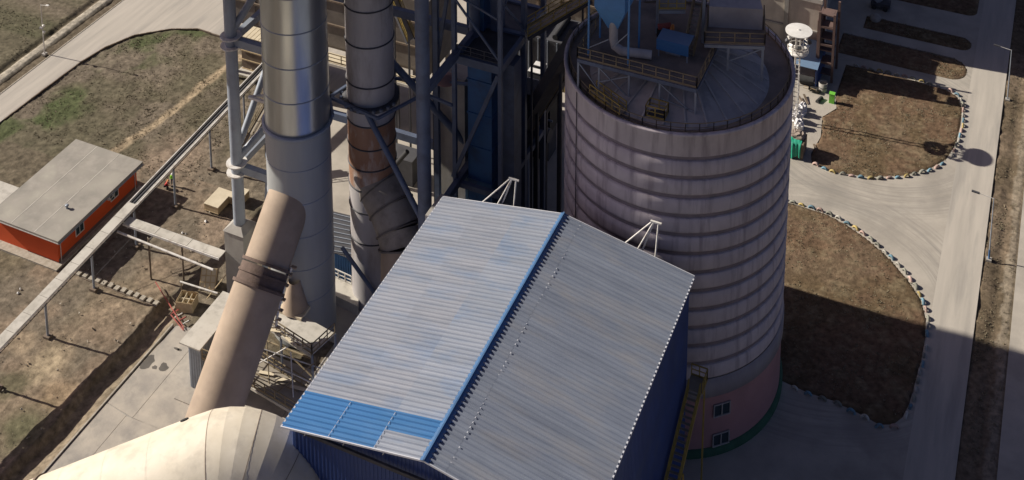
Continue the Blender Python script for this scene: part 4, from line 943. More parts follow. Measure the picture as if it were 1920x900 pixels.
# ------------------------------------------------------------------ crates and yard clutter
def plank_crate(name, lab, c, w_, d, h, m, top, n=5, rot=0, group=None):
    t = thing(name, lab, 'crate', tuple(c), group); t.rotation_euler = (0, 0, rot)
    def P(nm, x0, x1, y0, y1, z0, z1, mm): link(nm, MB().box(x0, x1, y0, y1, z0, z1).mesh(nm, M[mm]), t)
    for i in range(n):
        a, b = -w_/2+w_*i/n, -w_/2+w_*(i+1)/n-.02
        P('plank', a, b, -d/2, -d/2+.03, .08, h, m); P('plank', a, b, d/2-.03, d/2, .08, h, m); 
    m2 = max(2, int(d/w_*n))
    for i in range(m2):
        a, b = -d/2+.03+(d-.06)*i/m2, -d/2+.03+(d-.06)*(i+1)/m2-.02
        P('plank', -w_/2, -w_/2+.03, a, b, .08, h, m); P('plank', w_/2-.03, w_/2, a, b, .08, h, m)
    for z0 in (.1, h-.14):
        P('batten', -w_/2-.03, w_/2+.03, -d/2-.032, -d/2-.002, z0, z0+.1, 'wood'); P('batten', w_/2+.002, w_/2+.032, -d/2, d/2, z0, z0+.1, 'wood')
    for s in (-1, 1): P('skid', s*w_*.35-.05, s*w_*.35+.05, -d/2, d/2, -.06, .078, 'wooddark')
    if top: P('lid', -w_/2-.03, w_/2+.03, -d/2-.04, d/2+.03, h, h+.04, top)
    return t
c = gp(413, 397); plank_crate('timber_crate', 'long pale lidded timber crate on the bare earth left of the steel post', (c.x-.95, c.y+1.0, -.1), 2.0, 3.0, 1.0, 'wood', 'woodpale', 6)
plank_crate('timber_crate', 'shorter lidded timber crate half hidden behind the left steel post', (c.x+.9, c.y+2.6, -.1), 1.7, 1.9, 1.05, 'wood', 'woodpale', 5)
c = gp(345, 580)
t = plank_crate('open_crate', 'open yellow timber crate with divided compartments under the pale branch', (c.x, c.y+.6, -.4), 1.9, 1.7, 1.5, 'wood', None, 5, .25)
for i in range(3): link('divider', MB().box(-.95+i*.62, -.9+i*.62, -.8, .8, .5, 1.35).mesh('divider', M['woodpale']), t)
link('divider', MB().box(-.93, .93, -.04, .04, .5, 1.3).mesh('divider', M['woodpale']), t)
c = gp(388, 540)
t = thing('crate_base', 'large crate panel with yellow square grid leaning behind the open crate', 'crate', (c.x, c.y, -.2)); t.rotation_euler = (R_(-38), 0, .35)
link('board', MB().box(-.9, .9, -.06, 0, 0, 2.1).mesh('board', M['woodpale']), t)
for i in range(4): link('batten', MB().box(-.9+i*.57, -.8+i*.57, -.13, -.062, 0, 2.1).mesh('batten', M['wood']), t)
for i in range(4): link('batten', MB().box(-.9, .9, -.18, -.132, i*.66, i*.66+.1).mesh('batten', M['wood']), t)
for s in (-1, 1): link('side', MB().box(s*.93-.03, s*.93+.03, 0, .5, 0, 2.1).mesh('side', M['wooddark']), t)
labs = ['longest dark plank', 'second dark plank', 'third dark plank', 'short dark plank', 'split dark plank', 'thin grey plank']
for i, (px, py, dx, dy, L) in enumerate(((352, 498, 1.4, 1.9, 1), (362, 503, 1.2, 2.0, 1), (345, 508, 1.5, 1.5, 1), (357, 518, 1.0, .7, 1), (372, 520, .8, 1.6, 1), (340, 520, 1.6, 1.2, 1))):
    c = gp(px, py); single('plank', MB().bar((c.x-dx/2, c.y-dy/2, .05+.07*i), (c.x+dx/2, c.y+dy/2, .12+.07*i), .22, .05), 'wooddark', labs[i]+' in the heap beside the leaning crate panel', 'plank', tuple(c), 'planks heaped by the crates')
c = gp(330, 590)
t = thing('broken_scaffold', 'faded red and white metal frame lying across the ditch end', 'metal frame', tuple(c))
a0, a1 = gp(292, 536), gp(345, 618); b0, b1 = gp(322, 588), gp(352, 612)
part('rail', MB().bar(a0+Vector((0, 0, .5)), a1+Vector((0, 0, .2)), .09), 'red', t); o_ = gp(318, 585)-gp(335, 572)
part('rail', MB().bar(gp(320, 590, .1), gp(344, 619, .1), .08), 'red', t)
for i in range(4): p = gp(322+i*6, 588+i*7, .1); q = gp(336+i*6, 580+i*7, .15); part('rung', MB().bar(p, q, .09), 'whitesteel' if i % 2 else 'red', t)
a0 = gp(338, 528, 2.0); a1 = gp(408, 550, 2.0)
t = thing('pipe_rack', 'low white pipe barrier on short posts in front of the leaning crate panel', 'barrier', (a0.x, a0.y, 0))
part('pipe', MB().tube(a0, a1, .1, n=8), 'whitesteel', t)
for f in (0.02, .98): p = a0.lerp(a1, f); part('post', MB().tube((p.x, p.y, -.2), p, .06, n=6), 'wooddark', t)
part('brace', MB().tube(gp(388, 560, .3), gp(424, 515, 2.5), .06, n=6), 'wood', t)
# debris lumps
lm = [('small white', 348, 438), ('larger white', 342, 436), ('lone white', 386, 414), ('pale', 38, 541), ('pale broad', 34, 549), ('tiny white', 404, 507)]
for i, (a_, px, py) in enumerate(lm):
    c = gp(px, py, -.05); s = .12+.05*(i % 3); mb = MB(); vs = [(c.x+s*math.cos(k*1.05)*random.uniform(.7, 1.2), c.y+s*math.sin(k*1.05)*random.uniform(.7, 1.2), -.1) for k in range(6)]+[(c.x, c.y, .12)]
    mb.add(vs, [(k, (k+1) % 6, 6) for k in range(6)]); single('litter', mb, 'white', f'{a_} scrap of litter on the bare earth ' + ('near the long timber crate' if px > 300 else 'left of the slab path'), 'litter', tuple(c))

# ------------------------------------------------------------------ shed, platforms and pieces round the inclined duct
t = thing('flat_shed', 'small shed with pale flat roof and grey sheet wall beside the beige pipe', 'shed', (-77, 95, 0))
r4 = [gp(340, 637, 5.2), gp(374, 657, 5.2), gp(446, 556, 5.2), gp(408, 540, 5.2)]
xs0, ys0, xs1, ys1 = r4[0].x, r4[1].y, r4[1].x, r4[2].y
part('roof', MB().box(xs0, xs1, ys0, ys1, 5.05, 5.2), 'tray', t)
part('wall', corr_wall((xs0+.9, ys0+.3, 0), (xs1-.1, ys0+.3, 0), -.1, 5.04, .3, .05), 'greysteel', t)
part('wall', corr_wall((xs1-.1, ys0+.3, 0), (xs1-.1, ys1-.3, 0), -.1, 5.04, .3, .05), 'greysteel', t)
part('wall', corr_wall((xs0+.9, ys1-.3, 0), (xs0+.9, ys0+.3, 0), -.1, 5.04, .3, .05), 'greysteel', t)
part('step_block', MB().box(xs0+.3, xs1+.4, ys0-1.6, ys0-.2, -.1, .12), 'pad', t)
t = thing('shed_catwalk', 'narrow railed catwalk along the right side of the pale roofed shed', 'catwalk', (xs1+.5, ys0+2, 4))
part('grating', MB().box(xs1+.05, xs1+1.2, ys0+.2, ys1+1, 3.9, 4.0), 'grating', t)
part('handrail', rail(MB(), [(xs1+1.15, ys1+1, 4), (xs1+1.15, ys0+.25, 4), (xs1+.1, ys0+.25, 4)], 1.2, .04, 1.2), 'brownrail', t)
for y in (ys0+.4, ys0+4): part('post', MB().bar((xs1+1.1, y, -.1), (xs1+1.1, y, 3.9), .14), 'greysteel', t)
# platforms below the tower
t = thing('maintenance_platform', 'dusty two level maintenance platform with railings right of the beige pipe', 'platform', (-67, 98, 0))
def plate(pts, z, th=.1): q = [gp(x, y, z) for x, y in pts]; return q, MB().prism([(v.x, v.y) for v in q], z-th, z)
q1, mb = plate([(470, 590), (585, 665), (628, 625), (520, 565)], 5.0); part('upper_floor', mb, 'tray', t)
part('handrail', rail(MB(), [q1[0], q1[1], q1[2]], 1.2, .045, 1.3), 'brownrail', t)
q2, mb = plate([(440, 705), (575, 785), (620, 755), (480, 670)], 2.6); part('lower_floor', mb, 'grating', t)
part('handrail', rail(MB(), [q2[3], q2[2]], 1.1, .045, 1.3), 'brownrail', t); part('handrail', rail(MB(), [q2[0], q2[1]], 1.1, .045, 1.3), 'brownrail', t)
part('edge_beam', MB().bar(q2[0]-Vector((0, 0, .25)), q2[1]-Vector((0, 0, .25)), .2, .3), 'tray', t); part('edge_beam', MB().bar(q1[0]-Vector((0, 0, .25)), q1[1]-Vector((0, 0, .25)), .16, .3), 'tray', t)
for v in (q1[1], q1[2], q1[0].lerp(q1[1], .5), q2[1], q2[0]): part('post', MB().bar((v.x, v.y, -.1), (v.x, v.y, v.z-.1), .18), 'greysteel', t)
part('brace', MB().bar((q1[0].x, q1[0].y, 2.5), (q1[1].x, q1[1].y, 4.5), .12), 'brownrail', t); part('brace', MB().bar((q1[1].x, q1[1].y, 2.3), q1[0]-Vector((0, 0, .3)), .1), 'brownrail', t)
c = gp(560, 560, 5.3)
t = thing('discharge_chute', 'cream dusty cone shaped chute hanging below the shiny grey tower', 'chute', tuple(c))
part('cone', MB().lathe((c.x+.2, c.y-1.0, 5.2), [(1.45, 0), (1.35, .1), (.65, 3.0), (.6, 3.2)], 24), 'dust_pipe', t); part('tray_box', MB().box(c.x-1.2, c.x+1.7, c.y-2.2, c.y-.4, 5.02, 5.3), 'woodpale', t)
# pipes with caked dust to the right of the joint
t = thing('ladder_pipe', 'thin broken pale pipe and cage running down the right side of the joint', 'ladder', tuple(gp(545, 560, 6)))
pts = [gp(548, 500, 12.4), gp(536, 520, 11.3), gp(527, 560, 9.4), gp(520, 590, 8), gp(517, 612, 6.3)]
part('pipe', MB().path(pts, .16, 8), 'whitesteel', t)
for i in range(7): f = i/6*(len(pts)-1.01); k = int(f); p = pts[k].lerp(pts[k+1], f-k); part('clamp', MB().box(p.x-.1, p.x+.5, p.y-.15, p.y+.15, p.z-.08, p.z+.08), 'dust_pipe', t)
t = thing('scaffold', 'sunlit scaffold of thin tubes and loose boards under the dusty chute', 'scaffold', tuple(gp(540, 690, 1)))
for i, (a_, b_) in enumerate((((455, 690, 3.2), (560, 735, 2.9)), ((470, 665, 4.2), (590, 720, 3.8)), ((500, 640, 5), (505, 720, 2.7)), ((545, 660, 5), (550, 745, 2.7)), ((590, 668, 5), (596, 735, 2.7)), ((470, 690, 2.8), (540, 650, 5)), ((520, 735, 2.7), (590, 680, 4.8)), ((480, 650, 5.1), (630, 700, 3)))):
    part('tube', MB().tube(gp(*a_), gp(*b_), .06, n=6), 'whitesteel' if i % 2 else 'brownrail', t)
for i, (px, py, dx, dy) in enumerate(((500, 700, 1.6, .3), (530, 712, 1.4, .5), (560, 728, 1.8, .2), (545, 640, 1.5, -.6), (570, 650, 1.2, .9), (515, 620, 1.3, .3))):
    c = gp(px, py, 2.75 if i < 3 else 5.15); part('board', MB().bar((c.x-dx/2, c.y-dy/2, c.z), (c.x+dx/2, c.y+dy/2, c.z+.05), .35, .06), 'woodpale', t)
# blue container between the stacks
a0 = gp(622, 470, 3.2)
t = thing('blue_cabin', 'small blue corrugated cabin with pale ribbed roof glimpsed between the two stacks', 'cabin', (-69, 111, 0))
part('wall', corr_wall((a0.x-1, a0.y, 0), (a0.x+3.6, a0.y, 0), 0, 3.1, .3, .07), 'duct_blue', t)
rf = MB()
for i in range(14): rf.box(a0.x-1+i*.34, a0.x-1+i*.34+.24, a0.y-.1, a0.y+.9, 3.1, 3.2)
rf.box(a0.x-1, a0.x+3.7, a0.y-.05, a0.y+.85, 3.02, 3.1); o = part('roof', rf, 'whitesteel', t)
t = thing('cabin_walkway', 'pale concrete ledge with low railing below the blue cabin', 'walkway', (-69, 108, 0))
q, mb = plate([(610, 545), (672, 575), (672, 540), (610, 512)], 1.2, 1.3); part('ledge', mb, 'tray', t); part('handrail', rail(MB(), [q[3], q[2]], 1.1, .05, .9), 'whitesteel', t)
q, mb = plate([(600, 470), (662, 480), (662, 405), (600, 390)], 4.6); t = thing('ribbed_canopy', 'dark ribbed sheet canopy between the stacks above the blue cabin', 'canopy', tuple(q[0]))
part('sheet', mb, 'darksteel', t)
for i in range(9): u = i/9+.04; a_, b_ = q[0].lerp(q[3], u), q[1].lerp(q[2], u); part('rib', MB().bar(a_+Vector((0, 0, .05)), b_+Vector((0, 0, .05)), .1), 'greysteel', t)
for v in q[1:3]: part('post', MB().bar((v.x, v.y, 0), (v.x, v.y, 4.5), .12), 'darksteel', t)

# ------------------------------------------------------------------ preheater tower and the plant behind
t = thing('preheater_tower', 'tall dark blue steel tower with cross bracing and blue ducts beside the silo', 'tower', (-54, 120, 0))
CX = (-56.7, -51.35); CY = (113.25, 119.5, 125)
for x in CX:
    for y in CY:
        part('column', MB().bar((x, y, 0), (x, y, 46), .52 if (y > 114) else .42), 'bluesteel', t)
for z in (15, 30, 41):
    for y in CY: part('beam', MB().bar((CX[0], y, z), (CX[1], y, z), .5, .9 if z == 30 else .6), 'bluesteel', t)
    for x in CX: part('beam', MB().bar((x, CY[0], z+.003), (x, CY[2], z+.003), .45, .85 if z == 30 else .6), 'bluesteel', t)
part('floor', MB().box(CX[0]+.3, CX[1]-.3, CY[0]+.3, CY[2], 30.1, 30.2), 'darksteel', t)
part('floor', MB().box(CX[0]+.3, CX[1]-.3, CY[0]+6, CY[2], 15.1, 15.2), 'darksteel', t)
for p, q in (((CX[0], CY[0], 37.5), (CX[1], CY[0], 35.6)), ((CX[0], CY[0], 37.0), (CX[1], CY[0], 30.8)), ((CX[0], CY[0], 37.8), (CX[0]+3, CY[0], 41)), ((CX[1], CY[0], 35.8), (CX[1], CY[1], 41)), ((CX[1], CY[1], 31), (CX[1], CY[0], 38))):
    part('brace', MB().bar(p, q, .2), 'bluesteel', t)
pz = gyp(850, 330, CY[0]); part('strut', MB().bar((CX[1]-.2, CY[0]-.05, 29.3), pz, .42), 'bluesteel', t)
part('handrail', rail(MB(), [(CX[0]+.3, CY[0]+.1, 30.45), (CX[1]-.3, CY[0]+.1, 30.45)], 1.1, .04, 1.5), 'darksteel', t)
a_, b_ = gyp(878, 300, 114.4).x, gyp(922, 300, 114.4).x
part('duct', MB().box(a_, b_, 114.4, 116.6, 0, 28.9), 'duct_blue', t); part('duct', MB().box(b_+.35, b_+1.9, 116, 118, 0, 28.8), 'bluesteel', t, 'dark blue grey inner duct')
a_, b_ = gyp(875, 50, 118.5).x, gyp(907, 50, 118.5).x
part('duct', MB().box(a_, b_, 118.5, 120.5, 30.2, 46), 'duct_blue', t)
part('duct', MB().box(b_+.6, b_+1.6, 119, 120.6, 30.2, 46), 'bluesteel', t, 'dark blue grey inner duct')
for i in range(7):
    part('flange', MB().box(gyp(878, 300, 114.4).x-.1, gyp(922, 300, 114.4).x+.1, 114.3, 116.7, 3+i*4, 3.15+i*4), 'duct_blue', t)
# unseen masses added overhead, shaped along the sun to shade the silo
part('unseen_shade_mass', MB().box(-66, -48.5, 101.8, 107.9, 46.5, 66), 'dust_dark', t); part('unseen_shade_mass', MB().box(-84, -48.5, 108.4, 121.8, 46, 68), 'dust_dark', t); part('unseen_shade_mass', MB().prism([(-130, 94.0), (-84.6, 98.5), (-84.6, 106.8), (-130, 102.5)], 54.5, 76), 'dust_dark', t)
t = thing('stack_shade_block', 'high dark block out of view, added to shade the rusty stack', 'shade block', (-96, 110, 40))  # unseen block added to keep sun off the rusty stack
part('casing', MB().box(-112, -84.2, 107.2, 120.5, 44, 62), 'dust_dark', t)
# concrete bay left of the tower
t = thing('mill_bay', 'dark grey concrete bay with tall slender columns behind the right steel post', 'building', (-60, 120, 0))
wx0, wx1 = gyp(818, 300, 116.5).x, gyp(872, 300, 116.5).x
part('wall', MB().box(wx0, wx1, 116.5, 124, 0, 25), 'concrete', t); part('shade_wing', MB().box(-64.5, -60.2, 124.01, 138, 0, 18), 'black', t)  # rear block added to shade the gap; its black stands in for shade
for px, w_ in ((818, .55), (812, .18)):
    x = gyp(px, 100, 115.2).x; part('column', MB().bar((x, 115.2, 0), (x, 115.2, 44), w_), 'darksteel' if w_ < .3 else 'bluesteel', t)
part('brace', MB().bar((gyp(843, 0, 115.6).x, 115.6, 37), (gyp(822, 150, 115.6).x, 115.6, 28), .35), 'bluesteel', t)
q = [gp(820, 168, 16), gp(852, 172, 16), gp(852, 125, 16), gp(836, 130, 16)]
single('pink_roof', MB().prism([(v.x, v.y) for v in q], 25.05, 25.3), 'pinkroof', 'small dusty pink roof slab caught between the tower legs', 'roof', (q[0].x, q[0].y, 25)) if False else None
c = gp(836, 150, 25.0); single('dust_heap', MB().lathe((c.x, c.y, 25.02), [(1.3, 0), (1.0, .3), (.3, .55), (.01, .6)], 16), 'pinkroof', 'pinkish heap of dust on the dark bay roof between the columns', 'heap', (c.x, c.y, 25))
# kiln line building behind the stacks
f0 = gp(630, 92, 9.0); FY = f0.y
t = thing('kiln_gallery', 'dark elevated building on columns behind the two tall stacks', 'building', (-84, FY, 0))
part('wall', MB().box(-104, -72, FY, FY+8, 9.0, 19.5), 'dust_dark', t)
for i in range(6):
    part('wall_panel', MB().box(-103.5+i*5.2, -98.8+i*5.2, FY-.12, FY-.003, 9.4, 19.2), 'dust_dark', t)
for z in (12.5, 16): part('ledge', MB().box(-104, -72, FY-.35, FY-.125, z, z+.25), 'wooddark', t)
for i in range(7):
    for yy in (FY+.4, FY+7): part('column', MB().bar((-103+i*5, yy, -.1), (-103+i*5, yy, 9), .5), 'concrete', t)
t = thing('gallery_walkway', 'sunlit pale walkway with railing running behind the two tall stacks', 'walkway', (-84, FY-1, 8.6))
part('deck', MB().box(-96, -66, FY-2.3, FY-.4, 8.4, 8.6), 'woodpale', t); part('handrail', rail(MB(), [(-96, FY-2.2, 8.6), (-66, FY-2.2, 8.6)], 1.2, .05, 2), 'brownrail', t)
part('edge_beam', MB().bar((-96, FY-2.35, 8.3), (-66, FY-2.35, 8.3), .12, .35), 'tray', t)
for x in (-95, -90, -83, -76, -69): part('post', MB().bar((x, FY-1.4, -.1), (x, FY-1.4, 8.4), .28), 'darksteel', t)
t = thing('rear_hall', 'dark dusty hall far behind the preheater tower at the picture top', 'building', (-60, 170, 0))
part('wall', MB().box(-74, -46, 167, 182, -.1, 14), 'dust_dark', t)
for i in range(8): part('pilaster', MB().box(-73.5+i*3.8, -73.1+i*3.8, 166.8, 166.997, -.1, 14), 'wooddark', t)
for z in (4.5, 9): part('ledge', MB().box(-74, -46, 166.6, 166.79, z, z+.3), 'wooddark', t)
t = thing('filter_house', 'dark steel filter house in the gap between tower and rear hall', 'machine room', (-60, 155, 0))
part('casing', MB().box(-68, -57.5, 153, 159, -.1, 7), 'darksteel', t)
for i in range(4): part('roof_duct', MB().tube((-66.5+i*2.6, 153.4, 7.4), (-66.5+i*2.6, 158.6, 7.4), .4, n=10), 'black', t)
for i in range(8): part('panel_rib', MB().box(-67.9+i*1.4, -67.75+i*1.4, 152.88, 152.997, 0, 6.9), 'greysteel', t)
# steel walkways between stacks and tower
def truss(name, lab, cat, p, q, m='darksteel', wd=1.2, hr='brownrail', posts=True):
    t = thing(name, lab, cat, tuple((p+q)/2)); d = (q-p); d.z = 0; d.normalize(); s = Vector((-d.y, d.x, 0))*wd/2
    part('floor', MB().bar(p, q, wd, .1), 'grating', t)
    for k in (-1, 1):
        part('side_beam', MB().bar(p+s*k-Vector((0, 0, .25)), q+s*k-Vector((0, 0, .25)), .14, .4), m, t); part('handrail', rail(MB(), [p+s*k, q+s*k], 1.15, .04, 1.6), hr, t)
    if posts:
        for f in (.1, .9): v = p.lerp(q, f); part('post', MB().bar((v.x, v.y, -.1), v-Vector((0, 0, .1)), .2), m, t)
    return t
truss('stair_flight', 'yellow railed stair flight descending between the rusty stack and right post', 'stair', gp(735, -10, 22), gp(770, 75, 17), 'darksteel', 1.2, 'yellow')
truss('catwalk', 'yellow railed high catwalk sloping up from the tower to the silo', 'catwalk', gp(985, 62, 31), gp(1105, -8, 34), 'darksteel', 1.6, 'yellow')
for i, (a_, b_, w_, lab) in enumerate(((gp(1092, 52, 33), gp(965, 268, 13), 2.6, 'dark enclosed conveyor sloping down from the silo top behind the tower'), (gp(1070, 120, 24), gp(1000, 235, 14), 1.6, 'narrower dark conveyor sloping down close to the left side of the silo'))):
    t = thing('inclined_conveyor', lab, 'conveyor', tuple(a_)); part('casing', MB().bar(a_, b_, w_, 1.1), 'darksteel', t)
    for f in (.3, .65, .95): v = a_.lerp(b_, f); part('support', MB().bar((v.x, v.y, -.1), v-Vector((0, 0, .3)), .3), 'darksteel', t)
    part('side_rail', MB().bar(a_+Vector((w_/2+.1, 0, .6)), b_+Vector((w_/2+.1, 0, .6)), .1), 'brownrail', t)
# machinery left of the silo
c0, c1 = gp(958, 168, 9), gp(1030, 190, 9)
t = thing('cooler_housing', 'black box shaped machine housing standing between the tower and the silo', 'machine', (c0.x, c0.y, 0))
part('casing', MB().box(c0.x, c1.x, c0.y, c0.y+3.2, 4.2, 9), 'black', t); part('lower_casing', MB().box(c0.x+.5, c1.x-.3, c0.y+.3, c0.y+3, 0, 4.2), 'darksteel', t)
part('top_beam', MB().bar((c0.x, c0.y-.1, 6.2), (c1.x+.4, c0.y-.1, 6.2), .2), 'greysteel', t)
c = gp(984, 425)
t = thing('tank_column', 'dark horizontal tank on a tall pipe column between the tower and silo', 'tank', (c.x, c.y, 0))
part('column', MB().tube((c.x, c.y, 0), (c.x, c.y, 12.4), .5, n=20), 'bluesteel', t); part('tank', MB().tube((c.x-.5, c.y, 13.1), (c.x+3.1, c.y, 13.1), .8, n=20), 'darksteel', t)
for i in range(3): part('strap', MB().tube((c.x+.2+i*1.2, c.y, 13.1), (c.x+.3+i*1.2, c.y, 13.1), .84, n=20), 'black', t)
c = gp(1050, 215)
t = thing('brown_pipe', 'bent dark brown pipe standing in the sunlit gap beside the silo', 'pipe', tuple(c))
part('pipe', MB().path([(c.x, c.y, 0), (c.x, c.y, 2.6), (c.x-.2, c.y, 3.1), (c.x-.8, c.y+.1, 3.5), (c.x-2.2, c.y+.3, 3.7)], .3, 12), 'brownpipe', t)
for k, (px, py, w_) in enumerate(((1013, 120, 1.5), (1004, 132, 1.8), (994, 150, 2.0))):
    c = gp(px, py, 5.5); t = thing('vent_box', ['farthest', 'middle', 'nearest'][k]+' of three sunlit pale topped vent boxes between tower and silo', 'vent box', (c.x, c.y, 0), 'pale topped vent boxes in the gap')
    part('body', MB().box(c.x-w_/2, c.x+w_/2, c.y-.4, c.y+.4, 0, 5.4), 'darksteel', t); part('lid', MB().box(c.x-w_/2-.05, c.x+w_/2+.05, c.y-.45, c.y+.45, 5.4, 5.5), 'white', t)
c = gp(1012, 100, 0); 
t = thing('hazard_board', 'yellow and black striped barrier board in the gap left of the silo', 'barrier', tuple(gp(1046, 165)))
b0 = gp(1036, 168); part('board', MB().box(b0.x, b0.x+2.2, b0.y, b0.y+.08, .1, 1.1), 'yellow', t)
for i in range(6): part('stripe', MB().add([(b0.x+.05+i*.36, b0.y-.004, .1), (b0.x+.22+i*.36, b0.y-.004, .1), (b0.x+.02+i*.36+.32, b0.y-.004, 1.1), (b0.x+.15+i*.36, b0.y-.004, 1.1)], [(0, 1, 2, 3)]), 'black', t)
# dark equipment filling the ground left of the tower feet
t = thing('fan_house', 'low dark machine room with pipes behind the branch duct', 'machine room', tuple(gp(760, 330)))
c = gp(752, 345); part('casing', MB().box(c.x-2.2, c.x+1.6, c.y, c.y+2.5, 0, 3.5), 'darksteel', t); part('pipe', MB().path([(c.x-1, c.y-.6, .2), (c.x-.4, c.y-.6, 3), (c.x+1.2, c.y-.4, 5.2)], .3, 10), 'black', t)
for k, (px, py) in enumerate(((765, 445), (752, 440))):
    pass
# left behind the post: brown structure with stairs
c = gp(452, 78, 5)
t = thing('brown_outbuilding', 'brown slatted outbuilding with sunlit plank roof behind the left post', 'outbuilding', (c.x, c.y, 0))
part('wall', MB().box(c.x, c.x+5, c.y, c.y+5.5, -.1, 6.0), 'wooddark', t)
for i in range(8): part('roof_plank', MB().box(c.x-.2+i*.66, c.x+.38+i*.66, c.y-.25, c.y+5.6, 6.0, 6.1), 'woodpale', t)
for i in range(4): part('rail', MB().bar((c.x, c.y-.1, 1+i*1.4), (c.x+5, c.y-.1, 1+i*1.4), .08, .15), 'wood', t)
t = thing('yard_stair', 'pale steel stair with many steps at the foot of the brown outbuilding', 'stair', tuple(gp(478, 120)))
a_ = gp(474, 80, 4.2); b_ = gp(464, 128, 1.0); stair(t, a_, b_, 1.4, (1, 0, 0), 'whitesteel', 12, 'tray', .9)
part('platform', MB().box(b_.x-1, b_.x+3, b_.y-1.5, b_.y, .8, .95), 'tray', t)
t = truss('rail_flight', 'brown railed stair flight seen between the left post and shiny tower', 'stair', gp(455, 285, 3), gp(500, 205, 6.5), 'darksteel', 1.1, 'brownrail')
single('red_valve', MB().lathe(tuple(gp(480, 272, 2)), [(.01, -.35), (.3, -.2), (.36, .1), (.2, .35), (.01, .4)], 12), 'red', 'small red valve cover behind the left steel post', 'valve', tuple(gp(480, 272, 2)))

# ------------------------------------------------------------------ far right buildings
t = thing('concrete_hall', 'beige concrete hall with a flat parapet roof behind the light mast', 'building', (-30, 174, 0))
part('wall', MB().box(-58, -28.9, 173.6, 179, -.1, 9.2), 'hallwall', t); part('wall', MB().box(-60, -30.2, 179.003, 240, -.1, 32), 'concrete', t)
part('parapet', MB().box(-58, -28.7, 173.4, 173.8, 9.2, 9.9), 'tray', t)
for i in range(5): part('pilaster', MB().box(-34-i*5, -33.4-i*5, 173.3, 173.6, -.1, 9.2), 'concrete', t)
part('string_course', MB().box(-58, -28.8, 173.38, 173.6, 4.6, 4.85), 'concrete', t)
t = thing('stair_tower', 'reddish brown open stair tower on the corner of the concrete hall', 'stair tower', (-27.6, 170, 0))
for x in (-28.3, -26.3):
    for y in (169.6, 173.2): part('post', MB().bar((x, y, -.1), (x, y, 10.4), .32), 'brick', t)
for i in range(11):
    part('tread_slab', MB().box(-28.1, -26.5, 169.7+(i % 2)*1.8, 171.2+(i % 2)*1.8, .9*(i+1), .9*(i+1)+.15), 'brick', t)
for i in range(3): part('ring_beam', MB().box(-28.45, -26.15, 169.45, 169.62, 2.7*(i+1), 2.7*(i+1)+.3), 'brick', t)
part('back_wall', MB().box(-28.6, -28.4, 169.6, 173.3, -.1, 9), 'brick', t)
t = thing('blue_hut', 'open blue hut with pale blue roof beside the light mast', 'hut', (-29.4, 170, 0))
r4 = [gp(1503, 82, 3.4), gp(1546, 84, 3.4), gp(1533, 130, 3.2), gp(1492, 113, 3.2)]
x0, x1, y0, y1 = r4[3].x, r4[2].x, r4[2].y, 173.2
part('roof', MB().add([(x0, y0, 3.1), (x1, y0, 3.1), (x1, y1, 3.6), (x0, y1, 3.6), (x0, y0, 3.02), (x1, y0, 3.02), (x1, y1, 3.52), (x0, y1, 3.52)], [(0, 1, 2, 3), (7, 6, 5, 4), (0, 4, 5, 1), (1, 5, 6, 2), (2, 6, 7, 3), (3, 7, 4, 0)]), 'skyblue_roof', t)
part('side_wall', MB().box(x1-.1, x1-.04, y0+.1, y1, -.1, 3.0), 'wallblue', t); part('back_wall', MB().box(x0, x1-.1, y1-.15, y1-.1, -.1, 3.5), 'wallblue', t)
for x in (x0+.1, x1-.2): part('post', MB().bar((x, y0+.1, -.1), (x, y0+.1, 3.0), .1), 'wallblue', t)
part('machine', MB().tube((x0+.6, y0+.8, .6), (x1-.6, y0+.9, .6), .55, n=12), 'rubber', t)
# light mast
LZ = 13.4; lp = gp(1498, 57, LZ)
t = thing('light_mast', 'white lattice light mast with a round disc top and ring of floodlights', 'light mast', (lp.x, lp.y, 0))
for a_, b_ in ((-1, -1), (1, -1), (1, 1), (-1, 1)): part('mast_leg', MB().tube((lp.x+a_*.32, lp.y+b_*.32, 0), (lp.x+a_*.26, lp.y+b_*.26, LZ), .06, n=6), 'whitesteel', t)
for i in range(19):
    z = .4+i*.68; part('rung', MB().box(lp.x-.3, lp.x+.3, lp.y-.33, lp.y-.25, z, z+.1), 'whitesteel', t); part('lacing', MB().bar((lp.x+.3, lp.y-.3*(1 if i % 2 else -1), z), (lp.x+.3, lp.y+.3*(1 if i % 2 else -1), z+.6), .05), 'whitesteel', t)
part('disc_top', MB().lathe((lp.x, lp.y, LZ), [(1.72, -.12), (1.74, 0), (.12, .1), (.12, .2), (.01, .2)], 40, smooth=False), 'white', t)
part('ring_floor', MB().lathe((lp.x, lp.y, LZ-3.1), [(.5, 0), (1.35, 0), (1.35, .1), (.5, .1)], 32), 'whitesteel', t)
hr_ = MB()
for z in (-2.4, -1.9): hr_.lathe((lp.x, lp.y, LZ+z), [(1.33, 0), (1.39, 0), (1.39, .08), (1.33, .08), (1.33, 0)], 32)
for i in range(10): a_ = i*.628; hr_.bar((lp.x+1.36*math.cos(a_), lp.y+1.36*math.sin(a_), LZ-3), (lp.x+1.36*math.cos(a_), lp.y+1.36*math.sin(a_), LZ-1.85), .06)
part('handrail', hr_, 'whitesteel', t)
for i in range(8):
    a_ = i*.785+.3; cx_, cy_ = lp.x+1.3*math.cos(a_), lp.y+1.3*math.sin(a_); part('floodlight', MB().bar((cx_, cy_, LZ-1.5), (cx_+.25*math.cos(a_), cy_+.25*math.sin(a_), LZ-1.75), .55, .45), 'white' if i % 2 else 'darksteel', t)
for i in range(4): a_ = i*1.57; part('hanger', MB().bar((lp.x+1.2*math.cos(a_), lp.y+1.2*math.sin(a_), LZ-1.9), (lp.x+1.2*math.cos(a_), lp.y+1.2*math.sin(a_), LZ-.1), .07), 'whitesteel', t)
